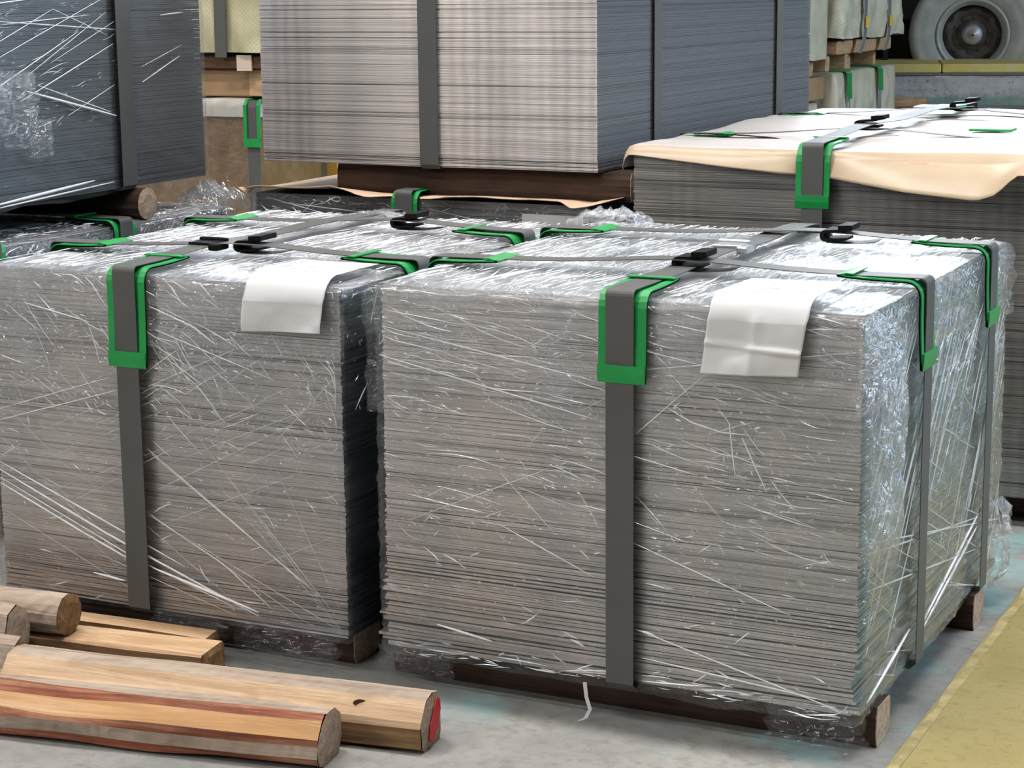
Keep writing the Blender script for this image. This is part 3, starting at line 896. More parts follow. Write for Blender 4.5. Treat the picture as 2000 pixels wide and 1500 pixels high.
paper_label(A, .570, .722, .165, .577, skew=-.013, seed=3, curl=1)
crumple(A, 'bunched_film', (.803, .085, .46), (.035, .19, .36), '+x', 21, label='bunched film at the corner')
crumple(A, 'bunched_film', (.805, .03, .60), (.025, .16, .14), '+x', 26)
crumple(A, 'bunched_film', (.035, .84, .672), (.15, .12, .045), '+z', 22)
crumple(A, 'bunched_film', (.806, .86, .12), (.035, .10, .16), '+x', 24)
crumple(A, 'film_flap', (.74, -.012, .045), (.16, .012, .075), '-y', 25, mat='film_dark', label='loose film hanging below the sheets')
crumple(A, 'film_flap', (.055, -.010, .052), (.14, .012, .045), '-y', 28, mat='film_dark')
tail = [(.365, -.015, .062), (.370, -.020, .04), (.378, -.024, .022), (.372, -.028, .008), (.362, -.031, .003)]
v, f = ribbon(tail, (1, .2, .1), .006, .0008); obj('film_tail', v, f, M['fold_soft'], A.root, label='twisted film end hanging to the floor')
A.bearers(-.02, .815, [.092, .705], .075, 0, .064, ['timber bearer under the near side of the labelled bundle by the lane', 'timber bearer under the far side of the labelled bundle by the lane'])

# ---- bundle B : front left, wrapped
B = Bundle('film-wrapped steel sheet bundle with smooth white label, behind the loose timbers', -.81, -.079, .005, .90, .064, .659)
B.skip = [('front', -.26, -.09, .575, .70), ('top', -.26, -.09, .0, .17)]
B.zones = [('y', -.494, .045), ('x', .245, .05), ('x', .665, .05)]
B.sheets(M['edge_wrapped_shaded_side'], .0034, .18, .0007, .10, flare=.004, flare_h=.08, seed=8, tonev=.06)
B.film_wrap([M['film_side'], M['film_dark']], seed=43, hem=.008)
B.film_top(M['film_top'], (.22, .12, .10, .05), seed=46, hang_mat=M['film_side'])
B.folds(300, 'front', (-.80, -.085, .42, .655), [-.45, -.6, -.95, -1.1], .14, (.008, .11), (.0005, .0013), clump=26, seed=52)
B.folds(750, 'front', (-.80, -.085, .40, .655), [-.55, -.9, .5, -.3], .4, (.0022, .012), (.0006, .0016), clump=50, seed=152)
B.folds(120, 'front', (-.80, -.085, .30, .55), [.42, .5, -.75], .1, (.010, .13), (.0004, .001), clump=14, seed=153)
B.folds(120, 'front', (-.80, -.085, .07, .44), [.35, -.5, -.9], .3, (.004, .05), seed=53)
B.folds(1400, 'top', (-.80, -.085, .01, .89), [1.5, 1.4, 1.6], .07, (.010, .17), (.0005, .0016), seed=55, off=.009)
B.folds(150, 'right', (.01, .5, .45, .655), [.6, -.5, .2], .5, (.005, .06), seed=56)
for p, rd in [([(-.80, .29), (-.55, .19), (-.25, .085)], .0018), ([(-.80, .305), (-.40, .155)], .0013), ([(-.80, .275), (-.50, .155), (-.30, .095)], .0010),
              ([(-.47, .24), (-.32, .17), (-.22, .10)], .0008), ([(-.47, .36), (-.30, .25), (-.15, .15)], .0007), ([(-.46, .35), (-.28, .235), (-.13, .14)], .0006),
              ([(-.47, .145), (-.25, .092)], .0024), ([(-.80, .265), (-.6, .185), (-.48, .14)], .0016), ([(-.45, .61), (-.36, .58), (-.32, .555)], .0013),
              ([(-.44, .57), (-.20, .50)], .0009), ([(-.80, .38), (-.52, .46)], .0008), ([(-.80, .40), (-.54, .48)], .0006), ([(-.46, .47), (-.25, .56)], .0006),
              ([(-.72, .60), (-.58, .575)], .0012), ([(-.60, .12), (-.53, .113)], .002)]:
    B.strand('front', p, rd * 1.3)
rr = np.random.default_rng(15)
for i in range(30):
    x0_ = rr.uniform(-.80, -.2); z0_ = rr.uniform(.15, .45); L = rr.uniform(.1, .35); sl = rr.choice([.42, .5, -.75, -.9])
    p0, p1 = (x0_, z0_), (min(x0_ + L, -.085), min(max(z0_ + sl * L, .08), .62))
    B.strand('front', [p0, p1], rr.uniform(.0003, .0007), mat='fold_soft')
st = B.strap('y', -.495, bumps=((.25, .12, .008), (.6, .15, .005)))
clip_on(B, st, -.494, .235, .688, 'seal')
st1 = B.strap('x', .245, bumps=((-.42, .15, .012),), skew=.03)
B.seal(st1, -.440, .258, .684, math.radians(3), tilt=.06)
st2 = B.strap('x', .665, bumps=((-.34, .15, .012),), skew=.02)
B.seal(st2, -.352, .672, .684, math.radians(3), tilt=.05)
B.protector('front', -.494, down=.155); B.protector('right', .255, width=.095); B.protector('right', .668, width=.095); B.protector('left', .235); B.protector('left', .66)
paper_label(B, -.250, -.096, .16, .585, skew=-.006, seed=6, r=.022)
crumple(B, 'film_flap', (-.20, -.004, .045), (.22, .012, .06), '-y', 65, mat='film_dark', label='loose film hanging below the sheets')
crumple(B, 'film_flap', (-.40, -.004, .05), (.16, .012, .035), '-y', 66, mat='film_dark')
crumple(B, 'bunched_film', (-.48, .83, .659), (.16, .10, .030), '+z', 67)
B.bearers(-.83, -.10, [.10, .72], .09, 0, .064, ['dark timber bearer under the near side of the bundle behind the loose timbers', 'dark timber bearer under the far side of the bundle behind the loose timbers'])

# ---- bundle C : back right, under woven cover paper
C = Bundle('unwrapped steel sheet bundle under a drooping woven cover sheet', -.135, .86, 1.368, 2.83, .064, .772, yaw=.0241, pivot=(-.135, 1.368))
C.sheets(M['edge_paper'], .0042, .22, .0009, .16, seed=21, tonev=.09)
nx, ny = 70, 60
V = []; UVs = []; mi = []
hemx = [-.17, -.135, .06, .25, .34, .50, .65, .69, .73, .92]; hemz = [.768, .764, .747, .731, .725, .708, .698, .712, .752, .760]
a = np.linspace(C.x0 - .055, C.x1 + .03, nx)
NS = 50; NH = 10
for i, x in enumerate(a):
    lo = np.interp(x, hemx, hemz)
    for k in range(NS + NH):
        if k < NS:
            y = C.y1 - .01 - (C.y1 - .01 - C.y0 + .012) * k / (NS - 1)
            z = C.z1 + .006 + .010 * vn(x * 5, y * 4, 2) + .007 * (1 - abs(2 * vn(x * 3 + y * 5, y * 2, 4) - 1)) ** 3
            t = 0
        else:
            t = (k - NS + 1) / NH
            d = C.z1 - lo
            y = C.y0 - .012 - t * np.interp(x, [-.14, .1, .22, .27, .30, .35, .5, .86], [.008, .028, .026, .003, .003, .032, .08, .13]) * (1.25 - .25 * t)
            z = C.z1 + .004 - d * t ** 1.25
        if x < C.x0:     # the overhang curls down beyond the left edge
            q = (C.x0 - x) / .055; z -= .048 * q ** 1.6; xx = C.x0 - .02 * math.sin(q * 1.6)
        else: xx = x
        V.append((xx, y, z)); UVs.append((x, y - t * .2))
F = grid_faces(nx, NS + NH)
mi = [0 if (k % (NS + NH - 1)) < NS - 1 else 1 for k in range(len(F))]
cv = obj('cover_sheet', V, F, [M['cover_top'], M['cover']], C.root, True, uv=UVs, midx=mi, label='cream woven cover sheet with faded red print')
sm = cv.modifiers.new('thickness', 'SOLIDIFY'); sm.thickness = .0012
v, f = box(.45, .80, 1.40, 1.50, .790, .7915)
C.seal_h = 0
stc = C.strap('y', .285, bumps=((1.75, .25, .012), (2.35, .25, .008)), off=.0285)
C.protector('front', .285, down=.105, off=.026, width=.074)
st1 = C.strap('x', 1.72, bumps=((.30, .2, .02),), off=.014, width=.03)
C.seal(st1, .250, 1.80, .812, math.radians(2), length=.075, tilt=.08)
st2 = C.strap('x', 2.50, bumps=((.30, .2, .02),), off=.014, width=.03)
C.seal(st2, .305, 2.54, .812, math.radians(2), length=.075, tilt=.08)
for (yy_, sd) in ((1.70, 1), (2.50, 2)):     # slack tails of the cross straps
    pts = [(-.10 + .8 * t, yy_ - .03, .786 + .006 * math.sin(9 * t + sd)) for t in np.linspace(0, 1, 24)]
    v, f = ribbon(pts, (0, -1, 0), .02, .0012); obj('slack_strap', v, f, M['seal'], C.root, label='slack dark strap')
C.protector('left', 1.70, width=.06, off=.012, down=.05); C.protector('left', 2.48, width=.06, off=.012, down=.05)
v, f = box(.185, .235, 2.62, 2.72, .800, .804, .001); obj('strap_clip', v, f, M['strap_thin'], C.root, label='grey metal clip plate')
v, f = box(.235, .31, 2.60, 2.72, .797, .806, .002); obj('green_clip', v, f, M['green'], C.root, label='dark green corner piece')
v, f = box(.50, .60, 1.86, 1.92, .797, .803, .002); obj('green_clip', v, f, M['green'], C.root)
C.bearers(-.10, .86, [1.52, 2.60], .09, 0, .064, ['dark timber bearer under the front of the bundle with woven cover', 'dark timber bearer under the rear of the bundle with woven cover'])

# ---- bundle D : low, behind B, carries bundle E
D = Bundle('low film-wrapped steel bundle under a wavy brown paper sheet, behind the front bundles', -1.175, -.268, 1.42, 2.86, .064, .640)
D.sheets(M['edge_mid'], .0048, .2, .0007, .10, seed=31)
D.film_wrap([M['film_side'], M['film_dark']], seed=73, res=.009, hem=.008)
D.folds(170, 'front', (-1.16, -.75, .55, .638), [-.2, .1, -.35], .25, (.006, .07), seed=74)
D.folds(110, 'front', (-.70, -.30, .55, .638), [-.2, .5], .5, (.004, .035), seed=75)
for p, rd in [([(-1.14, .632), (-.93, .588)], .0013), ([(-1.10, .62), (-.80, .60)], .0012), ([(-.98, .595), (-.80, .60)], .001), ([(-.66, .60), (-.45, .57)], .0012), ([(-.68, .62), (-.52, .592)], .001)]:
    D.strand('front', p, rd)
std = D.strap('y', -.742, off=.0185); D.protector('front', -.742, width=.070, down=.10, top=.10, off=.016)
nx, ny = 90, 16; V = []; UVs = []
hx = [-1.20, -1.16, -1.05, -.95, -.86, -.81, -.785, -.70, -.675, -.62, -.55, -.40, -.32, -.275, -.24, -.15]
hz = [.654, .660, .660, .666, .658, .650, .646, .646, .650, .655, .657, .656, .655, .644, .648, .672]
hy = [1.40, 1.40, 1.40, 1.41, 1.36, 1.34, 1.418, 1.418, 1.35, 1.36, 1.385, 1.385, 1.37, 1.34, 1.35, 1.40]
for i in range(nx):
    x = -1.20 + 1.0 * i / (nx - 1)
    z0_ = np.interp(x, hx, hz) + .003 * (vn(x * 25, 0 * x, 3) - .5); y0_ = np.interp(x, hx, hy) + .006 * (vn(x * 60, 0 * x, 4) - .5)
    for j in range(ny):
        t = j / (ny - 1)
        y = y0_ + (2.8 - y0_) * t ** 1.8
        z = z0_ + (.6455 - z0_) * min(1, t * 3.2) if x < -.26 else z0_ + (.660 - z0_) * t
        V.append((x, y, max(z, .6435 if y > 1.42 else 0)))
        UVs.append((x, y))
o = obj('brown_paper_sheet', V, grid_faces(nx, ny), M['kraft'], D.root, True, uv=UVs, label='wavy brown kraft paper sheet')
sm = o.modifiers.new('thickness', 'SOLIDIFY'); sm.thickness = .0018
v, f = ribbon([(-1.215, 1.41, .652), (-1.19, 1.41, .640), (-1.178, 1.412, .655)], (0, -1, 0), .02, .0012); obj('torn_paper_scrap', v, f, M['kraft'], D.root)
v, f = box(-.430, -.276, 1.4015, 1.4035, .53, .619); obj('paper_label', v, f, M['paper'], D.root, label='plain white paper label')
D.bearers(-1.17, -.28, [1.55, 2.7], .09, 0, .064, ['dark timber bearer under the front of the low bundle', 'dark timber bearer under the rear of the low bundle'])

# ---- bundle E : upper middle, unwrapped bright edges
E_ = Bundle('tall unwrapped bright steel sheet bundle raised on dark timbers', -1.165, -.252, 1.431, 2.90, .7155, 1.34, yaw=-.0164, pivot=(-.252, 1.431))
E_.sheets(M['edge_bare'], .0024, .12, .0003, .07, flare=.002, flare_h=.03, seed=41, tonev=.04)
E_.strap('y', -.688, off=.003, width=.050); E_.strap('x', 1.765, off=.003, width=.046); E_.strap('x', 2.622, off=.003, width=.046)
E_.bearers(-.965, -.185, [1.515], .10, .6465, .7135, 'dark timber lying between the low bundle and the bright raised bundle')
E_.bearers(-1.10, -.20, [2.70], .10, .6465, .7135, 'dark timber under the far end of the bright raised bundle')

# ---- bundle G and F : left column
G = Bundle('low film-wrapped bundle at the left, carrying the dark bundle', -2.0, -1.19, .20, 1.30, .064, .615)
G.zones = [('x', .885, .045), ('x', .44, .045)]
G.sheets(M['edge_dark'], .005, .2, .0008, .1, seed=51)
G.film_wrap([M['film_side'], M['film_right']], seed=83, res=.009, hem=.008)
G.film_top(M['film_top'], (.10, .16, .02, .06), seed=86, res=.009, hang_mat=M['film_right'])
G.folds(420, 'right', (.3, 1.29, .50, .613), [.5, .9, -.4, .1], .5, (.008, .07), (.0008, .0022), seed=87)
G.folds(260, 'top', (-1.34, -1.195, .3, 1.29), [1.4, .9, 1.8], .4, (.008, .06), (.0008, .002), seed=88, off=.009)
G.protector('right', .885, width=.078); G.strap('x', .885); G.protector('right', .44, width=.078); G.strap('x', .44)
crumple(G, 'bunched_film', (-1.205, 1.27, .615), (.12, .16, .075), '+z', 91, label='film standing up at the corner')
crumple(G, 'bunched_film', (-1.19, 1.10, .585), (.03, .20, .09), '+x', 92)
G.bearers(-2.0, -1.2, [.4, 1.1], .09, 0, .064, ['dark timber bearer under the near end of the low left bundle', 'dark timber bearer under the far end of the low left bundle'])

Fb = Bundle('dark grey steel bundle with glossy film, raised on a round log', -2.05, -1.218, .15, 1.269, .694, 1.34, yaw=-.006, pivot=(-1.218, 1.269))
Fb.zones = [('x', .952, .03)]
Fb.sheets(M['edge_slate'], .0045, .12, .0003, .04, seed=61, tonev=.03)
Fb.film_wrap([M['film_dark'], M['film_dark']], seed=93, res=.009, bulge=.003, hem=.012, amp=.0016, dirs=((.25, .4, .014), (-.35, .35, .014)))
Fb.strap('x', .952, off=.012, width=.052)
for p, rd in [([(.50, .99), (.92, 1.13)], .0010), ([(.50, .93), (.80, 1.05)], .0012), ([(.60, .91), (.92, 1.02)], .0014), ([(.62, .96), (.90, 1.09)], .0009),
              ([(.50, .70), (.83, .722)], .0036), ([(.50, .693), (.90, .713)], .0022), ([(.66, .94), (.90, .87)], .0014), ([(.62, .93), (.92, .86)], .0030),
              ([(1.02, .93), (1.17, .985)], .0016), ([(1.02, .965), (1.18, 1.01)], .0009), ([(.50, 1.08), (.95, 1.05)], .0012), ([(.75, .87), (.92, .93)], .0010),
              ([(.50, 1.11), (.75, 1.13)], .0014), ([(.72, 1.10), (.90, 1.04)], .0009), ([(.50, 1.02), (.72, 1.10)], .0010), ([(1.10, 1.08), (1.19, 1.085)], .0016),
              ([(.55, 1.07), (.84, 1.085)], .0010), ([(.70, .985), (.93, 1.07)], .0008)]:
    Fb.strand('right', p, rd)
Fb.folds(90, 'right', (.5, .93, .85, 1.12), [.35, .3, -.2], .2, (.01, .09), (.0005, .0012), seed=95)
crumple(Fb, 'bunched_film', (-1.213, .56, .89), (.035, .20, .17), '+x', 97, label='loose torn film wad')
crumple(Fb, 'bunched_film', (-1.210, .655, .825), (.022, .08, .09), '+x', 99)

# ------------------------------------------------------------------ loose timbers
def timber(name, label, end, rz, L, prof, mats, endmat, cat='timber', jit=.002, seed=1, droop=0, group=None, tilt=0):
    """prof: list of (y, z, material index of the facet starting there), end at local x=0, runs to -L"""
    rt = empty(name, end, label, cat, group, rz)
    rt.rotation_euler = (0, tilt, rz)
    n = len(prof); ns = 40
    V = []
    for i in range(ns):
        x = -L * i / (ns - 1)
        for k, p in enumerate(prof):
            d1 = (vn(x * 7 + 50, k * 1.31, seed) - .5) * 2 * jit; d2 = (vn(x * 7 + 50, k * 1.31 + 40, seed) - .5) * 2 * jit
            if p[1] <= .0005: d2 = 0
            V.append((x, p[0] + d1, p[1] + d2))
    F, mi = [], []
    for i in range(ns - 1):
        for k in range(n):
            a, b = i * n + k, i * n + (k + 1) % n
            F.append((a, b, b + n, a + n)); mi.append(prof[k][2])
    F.append(tuple((ns - 1) * n + k for k in range(n))); mi.append(0)
    obj('log_body', V, F, mats, rt, raw=True, midx=mi)
    cy = sum(p[0] for p in prof) / n; cz = sum(p[1] for p in prof) / n
    ringn = 3; V = []; F = []
    for q in (1.0, .6):
        for k, p in enumerate(prof):
            b0 = V0 = None
            V.append((.0004 + (.0035 if q < 1 else 0) + .0015 * vn(k * 1.7, q * 5, seed), cy + (p[0] - cy) * q, cz + (p[1] - cz) * q))
    V.append((.004, cy, cz))
    for k in range(n):
        F.append((k, (k + 1) % n, n + (k + 1) % n, n + k)); F.append((n + k, n + (k + 1) % n, 2 * n))
    # close the ring to the body
    e = obj('cut_end', V, F, endmat, rt, raw=True, label='sawn end')
    return rt

# front log with strips of red bark left between its flat faces
P1 = [(-.022, .000, 2), (-.050, .018, 2), (-.054, .036, 1), (-.052, .044, 0), (-.034, .060, 0), (-.0335, .0605, 1), (-.026, .066, 3), (.004, .079, 3), (.010, .081, 1), (.017, .080, 4),
      (.042, .066, 4), (.047, .030, 2), (.034, .0, 2)]
P1 = [(-.025, .000, 2), (-.046, .008, 1), (-.051, .018, 0), (-.053, .038, 1), (-.048, .050, 3), (-.030, .070, 1), (-.016, .077, 1), (-.008, .0795, 0), (.018, .078, 4), (.040, .062, 2), (.045, .025, 2), (.030, .0, 2)]
timber('timber_log', 'nearest timber log with red bark strips along its faces', (.088, -.330, 0), math.atan2(.09, .545), 1.0, P1,
       [M['greyw'], M['bark'], M['brownw'], M['orange'], M['tan'], M['brownw']], M['endgrey'], seed=2, jit=.0045)
P2 = [(-.030, .0, 3), (-.043, .008, 3), (-.046, .040, 0), (-.044, .050, 0), (-.022, .078, 1), (.004, .083, 1), (.028, .078, 2), (.036, .060, 2), (.036, .012, 2), (.028, .0, 2)]
rt = timber('timber_log', 'squared timber log with red paint on its end', (.197, -.212, 0), math.radians(7.0), .735, P2,
            [M['pale'], M['greyw'], M['brownw'], M['brownw']], M['endgrey'], seed=4, jit=.0018)
V = [(.0062, y, z) for y, z in ((-.026, .020), (-.014, .010), (-.002, .022), (.010, .026), (.014, .045), (.022, .052), (.018, .070), (.008, .076), (-.004, .064), (-.012, .050), (-.022, .040))]
v = V + [(.0072, p[1], p[2]) for p in V]; n = len(V)
obj('red_paint', v, [tuple(range(n, 2 * n))] + [(k, (k + 1) % n, n + (k + 1) % n, n + k) for k in range(n)], M['red'], rt, raw=True, label='patch of red paint')
v, f = disc_extrude([(-.004, .0), (.005, -.002), (.004, .006), (-.003, .007)], -.001, .001)
kn = [(-.105 + .010 * math.cos(q), -.031 + .004 * math.cos(q) + .0, .0675 + .006 * math.sin(q)) for q in np.linspace(0, 2 * math.pi, 9)[:-1]]
obj('knot_hole', kn + [(-.105, -.030, .066)], [(k, (k + 1) % 8, 8) for k in range(8)], M['carton_dark'], rt, raw=True, label='dark knot hole')
P3 = [(-.036, .0, 1), (-.040, .006, 1), (-.038, .046, 0), (-.033, .051, 0), (.036, .052, 0), (.040, .046, 1), (.040, .0, 1)]
timber('timber_beam', 'flat sawn beam lying in front of the bundle, the nearer of the pair', (-.285, -.098, 0), math.radians(6.0), .62, P3, [M['tan'], M['brownw']], M['brownw'], seed=6, jit=.0012)
timber('timber_beam', 'flat sawn beam half hidden behind its pair, against the bundle', (-.328, -.018 - .020, 0), math.radians(2.0), .66, [(-.019, .0, 1), (-.019, .050, 0), (.018, .053, 0), (.024, .045, 1), (.024, 0, 1)], [M['tan'], M['brownw']], M['brownw'], seed=8, jit=.0010)
def roundp(r, n=12, flat=()):
    return [(r * math.cos(2 * math.pi * k / n - math.pi / 2), r + r * math.sin(2 * math.pi * k / n - math.pi / 2), 0) for k in range(n)]
P5 = roundp(.036, 14)
P5 = [(y * 1.05, z, 0 if 2 < k < 12 else 0) for k, (y, z, _) in enumerate(P5)]
timber('timber_log', 'round timber log lying on top of the flat beams', (-.548, -.143, .0535), math.radians(5), .5, P5, [M['greyw']], M['brownw'], seed=9, jit=.0014)
P6 = [(-.034, .016, 1), (-.040, .030, 0), (-.024, .078, 0), (.0, .088, 0), (.024, .074, 0), (.034, .04, 0), (.028, .012, 1), (-.01, .0, 1)]
timber('timber_log', 'grey split log stacked at the picture edge, uppermost of the pile', (-.592, -.224, .0362), math.radians(4), .5, P6, [M['greyw'], M['orange']], M['greyw'], seed=10, jit=.0016)
P7 = [(-.034, .0, 0), (-.038, .03, 0), (-.022, .080, 0), (-.004, .090, 0), (.008, .062, 0), (.013, .020, 0), (.012, .0, 0)]
timber('timber_log', 'short dark split log at the picture edge, behind the nearest log', (-.543, -.270, 0), math.radians(4), .5, P7, [M['greyw']], M['brownw'], seed=12, jit=.002)
timber('timber_beam', 'thin dark beam under the uppermost split log of the pile', (-.61, -.215, 0), math.radians(4), .45, [(-.03, 0, 0), (-.03, .035, 0), (.03, .035, 0), (.03, 0, 0)], [M['brownw']], M['brownw'], seed=13, jit=.001)
# round log between G and F
PL = [(y, z, 0) for y, z, _ in roundp(.037, 14)]
timber('timber_log', 'round log with pale end propping the dark film-wrapped bundle', (-1.188, .99, .6185), 0, .8, PL, [M['bearer']], M['bearer_end'], seed=14, jit=.001)
timber('timber_log', 'round log under the near end of the dark film-wrapped bundle', (-1.22, .33, .6185), 0, .7, PL, [M['bearer']], M['bearer_end'], seed=15, jit=.001)

# ------------------------------------------------------------------ packages behind
def wrapped_box(root, name, x0, x1, y0, y1, z0, z1, mat, seed, res=.02, amp=.02, hem=.03, label=None):
    """a box in loose paper: front, right and top sides in folds, with an uneven hem"""
    W_, Dp, H = x1 - x0, y1 - y0, z1 - z0
    n1 = max(4, int(W_ / res)); n2 = max(4, int(Dp / res)); nv = max(6, int(H / res))
    per = [(x0 + W_ * i / n1, y0, 0, -1) for i in range(n1)] + [(x1, y0 + Dp * i / n2, 1, 0) for i in range(n2)]
    per += [(x1 - W_ * i / n1, y1, 0, 1) for i in range(n1)] + [(x0, y1 - Dp * i / n2, -1, 0) for i in range(n2)]
    V, UV = [], []; n = len(per)
    tops = 3
    for i, (x, y, nx_, ny_) in enumerate(per):
        u = i * res
        lowz = z0 - hem * (vn(u * 4, 0, seed) - .3)
        for j in range(nv):
            t = j / (nv - 1); z = lowz + (z1 - lowz) * t
            fold = ridge(np.array(u), np.array(z), 1.35, .4, .09, seed, 2) + .6 * ridge(np.array(u), np.array(z), 1.8, .3, .07, seed + 1, 2)
            d = amp * float(fold) * (1 - t ** 4) - .35 * amp
            V.append((x + nx_ * d, y + ny_ * d, z)); UV.append((u, z))
        cx, cy = (x0 + x1) / 2, (y0 + y1) / 2
        for q in (.9, .5):
            V.append((cx + (x - cx) * q, cy + (y - cy) * q, z1 + .012 * vn(x * 8, y * 8, seed) * q + .003)); UV.append((u, z1 + 1 - q))
    F = grid_faces(n, nv + 2, True)
    F.append(tuple(i * (nv + 2) + nv + 1 for i in range(n)))
    return obj(name, V, F, mat, root, True, uv=UV, label=label)

# left column behind F and D
H0 = empty('wrapped_package', (-2.52, 3.5, 0), 'brown boarded package in clear film behind the dark bundle', 'package')
wrapped_box(H0, 'board_wrap', -2.85, -2.285, 3.1, 3.52, .16, .735, M['brown_wrap'], 5, amp=.012)
V = []; nx, nz = 40, 30
for i in range(nx):
    for j in range(nz):
        x = -2.86 + .585 * i / (nx - 1); z = .30 + .452 * j / (nz - 1)
        V.append((x, 3.085 - .018 * float(ridge(np.array(x), np.array(z), 1.2, .3, .05, 6, 2)), z))
    
obj('film_wrap', V, grid_faces(nx, nz), M['film_side'], H0, True, uv=[(p[0], p[2]) for p in V])
wrapped_box(H0, 'white_film_band', -2.86, -2.28, 3.088, 3.53, .695, .752, plain('milky_film', (.50, .47, .42), .25, 0, .6, .3, 9), 8, amp=.006, hem=.02)
v, f = ribbon([(-2.27, 3.06, .30), (-2.27, 3.06, .735), (-2.27, 3.07, .757), (-2.27, 3.4, .760)], (-1, 0, 0), .05, .003); obj('steel_strap', v, f, M['strap'], H0)
parts = [ribbon([(xx, 3.052, .62), (xx, 3.052, .742), (xx, 3.07, .762), (xx, 3.2, .763)], (-1, 0, 0), .013, .005) for xx in (-2.297, -2.243)]
parts.append(ribbon([(-2.27, 3.050, .598), (-2.27, 3.050, .628)], (-1, 0, 0), .067, .006))
V, F = join(parts); obj('corner_protector', V, F, M['green'], H0, label='green plastic corner protector')
H1 = empty('packing_case', (-2.45, 3.5, .765), 'brown packing case lying under the yellow wrapped package', 'box')
v, f = box(-2.85, -2.235, 3.10, 3.95, .768, .862, .004); obj('case_body', v, f, M['carton'], H1)
v, f = box(-2.302, -2.236, 3.094, 3.099, .772, .860); obj('case_end_board', v, f, M['pallet'], H1, label='paler end board')
H2 = empty('pallet_board', (-2.45, 3.5, .862), 'dark board with a pale torn tag below the yellow wrapped package', 'board')
v, f = box(-2.86, -2.20, 3.07, 3.95, .864, .908, .004); obj('board', v, f, M['carton_dark'], H2)
v, f = box(-2.328, -2.268, 3.060, 3.066, .858, .912); obj('torn_tag', v, f, plain('pale_tag', (.66, .52, .42), .8), H2, label='pale torn tag')
H3 = empty('wrapped_package', (-2.5, 3.5, .91), 'yellow wrapped package with a dark strap, seen between the raised bundles', 'package')
wrapped_box(H3, 'paper_wrap', -2.86, -2.18, 3.06, 4.0, .922, 1.34, M['yellow_wrap'], 12, amp=.022, hem=.01)
v, f = ribbon([(-2.372, 3.03, .905), (-2.368, 3.03, 1.34)], (-1, 0, 0), .047, .004); obj('steel_strap', v, f, M['strap'], H3)
K = empty('wrapped_package', (-2.35, 4.3, 0), 'grey film-wrapped package glimpsed under the bright raised bundle', 'package')
wrapped_box(K, 'paper_wrap', -2.85, -2.05, 4.05, 4.7, .0, .62, plain('grey_film_board', (.30, .27, .22), .3, 0, .5, .4, 6), 15, amp=.012)
lean = empty('leaning_batten', (-2.47, 3.62, 0), 'brown batten leaning behind the bright raised bundle', 'timber')
v, f = ribbon([(-2.66, 3.62, .0), (-2.40, 3.62, .58)], (0, -1, 0), .03, .025); obj('batten', v, f, M['orange'], lean)
post = empty('yellow_post', (-2.30, 3.64, 0), 'yellow post behind the bright raised bundle', 'post')
v, f = box(-2.325, -2.275, 3.62, 3.67, 0, .60, .004); obj('post_body', v, f, plain('yellow_post_paint', (.55, .34, .06), .5), post)

# right column behind C and E
def strap_thin(rt, x, y, z0, z1, kick=0):
    pts = [(x + .012, y - kick, z0), (x + .014, y - kick * .3, z0 + .08), (x + .014, y, z0 + .18), (x + .014, y, z1)] if kick else [(x + .012, y, z0), (x + .012, y, z1)]
    v, f = ribbon(pts, (0, -1, 0), .085, .006); obj('steel_strap', v, f, M['strap_thin'], rt)
I0 = empty('wrapped_package', (-3.75, 13.6, 0), 'low cream wrapped package with two green corner protectors', 'package')
wrapped_box(I0, 'paper_wrap', -4.6, -3.2, 12.75, 14.5, .0, .41, M['cream'], 22, res=.035, amp=.035, hem=.02)
for y in (13.05, 13.95):
    strap_thin(I0, -3.185, y, .0, .415)
    v, f = ribbon([(-3.168, y + .02, .20 + (.02 if y > 13.5 else 0)), (-3.168, y, .40), (-3.19, y, .425), (-3.45, y, .427)], (0, -1, 0), .12, .008)
    obj('corner_protector', v, f, M['green'], I0, label='green corner protector')
I1 = empty('wrapped_package', (-4.1, 12.2, 0), 'small cream package in front of the low cream package', 'package')
wrapped_box(I1, 'paper_wrap', -4.6, -3.28, 11.75, 12.55, .0, .19, M['cream'], 25, res=.035, amp=.03, hem=.02)
I2 = empty('open_carton', (-3.7, 12.6, .0), 'brown carton end showing beside the low cream package', 'box')
v, f = box(-4.4, -3.26, 12.20, 12.66, .215, .395, .01); obj('carton_body', v, f, M['carton'], I2)
PI = empty('timber_pallet', (-3.8, 13.4, .43), 'timber pallet between the two cream packages', 'pallet')
for (a_, b_) in ((12.85, 13.28), (13.32, 13.95), (13.98, 14.40)):
    v, f = box(-4.5, -3.215, a_, b_, .555, .665, .008); obj('deck_board', v, f, M['pallet'], PI)
for (a_, b_) in ((12.60, 12.70), (13.12, 13.26), (13.93, 13.99)):
    v, f = box(-4.5, -3.23, a_, b_, .432, .552, .006); obj('block', v, f, M['pallet'], PI)
v, f = box(-4.5, -3.40, 12.7, 13.95, .440, .548); obj('opening_fill', v, f, M['carton_dark'], PI)  # dark fill painted in for the shaded openings between the blocks
lg = timber('timber_log', 'rough log end lying in front of the pallet of cream packages', (-3.30, 12.42, .40), math.radians(0), .8, [(y * 1.6, z * 1.6, 0) for y, z, _ in roundp(.048, 12)], [M['pallet']], M['pallet'], seed=30, jit=.012)
I3 = empty('wrapped_package', (-3.8, 13.6, .67), 'upper cream wrapped package with two bright straps, beside the truck wheel', 'package')
wrapped_box(I3, 'paper_wrap', -4.6, -3.17, 12.75, 14.55, .690, 1.35, M['cream'], 32, res=.035, amp=.05, hem=.05)
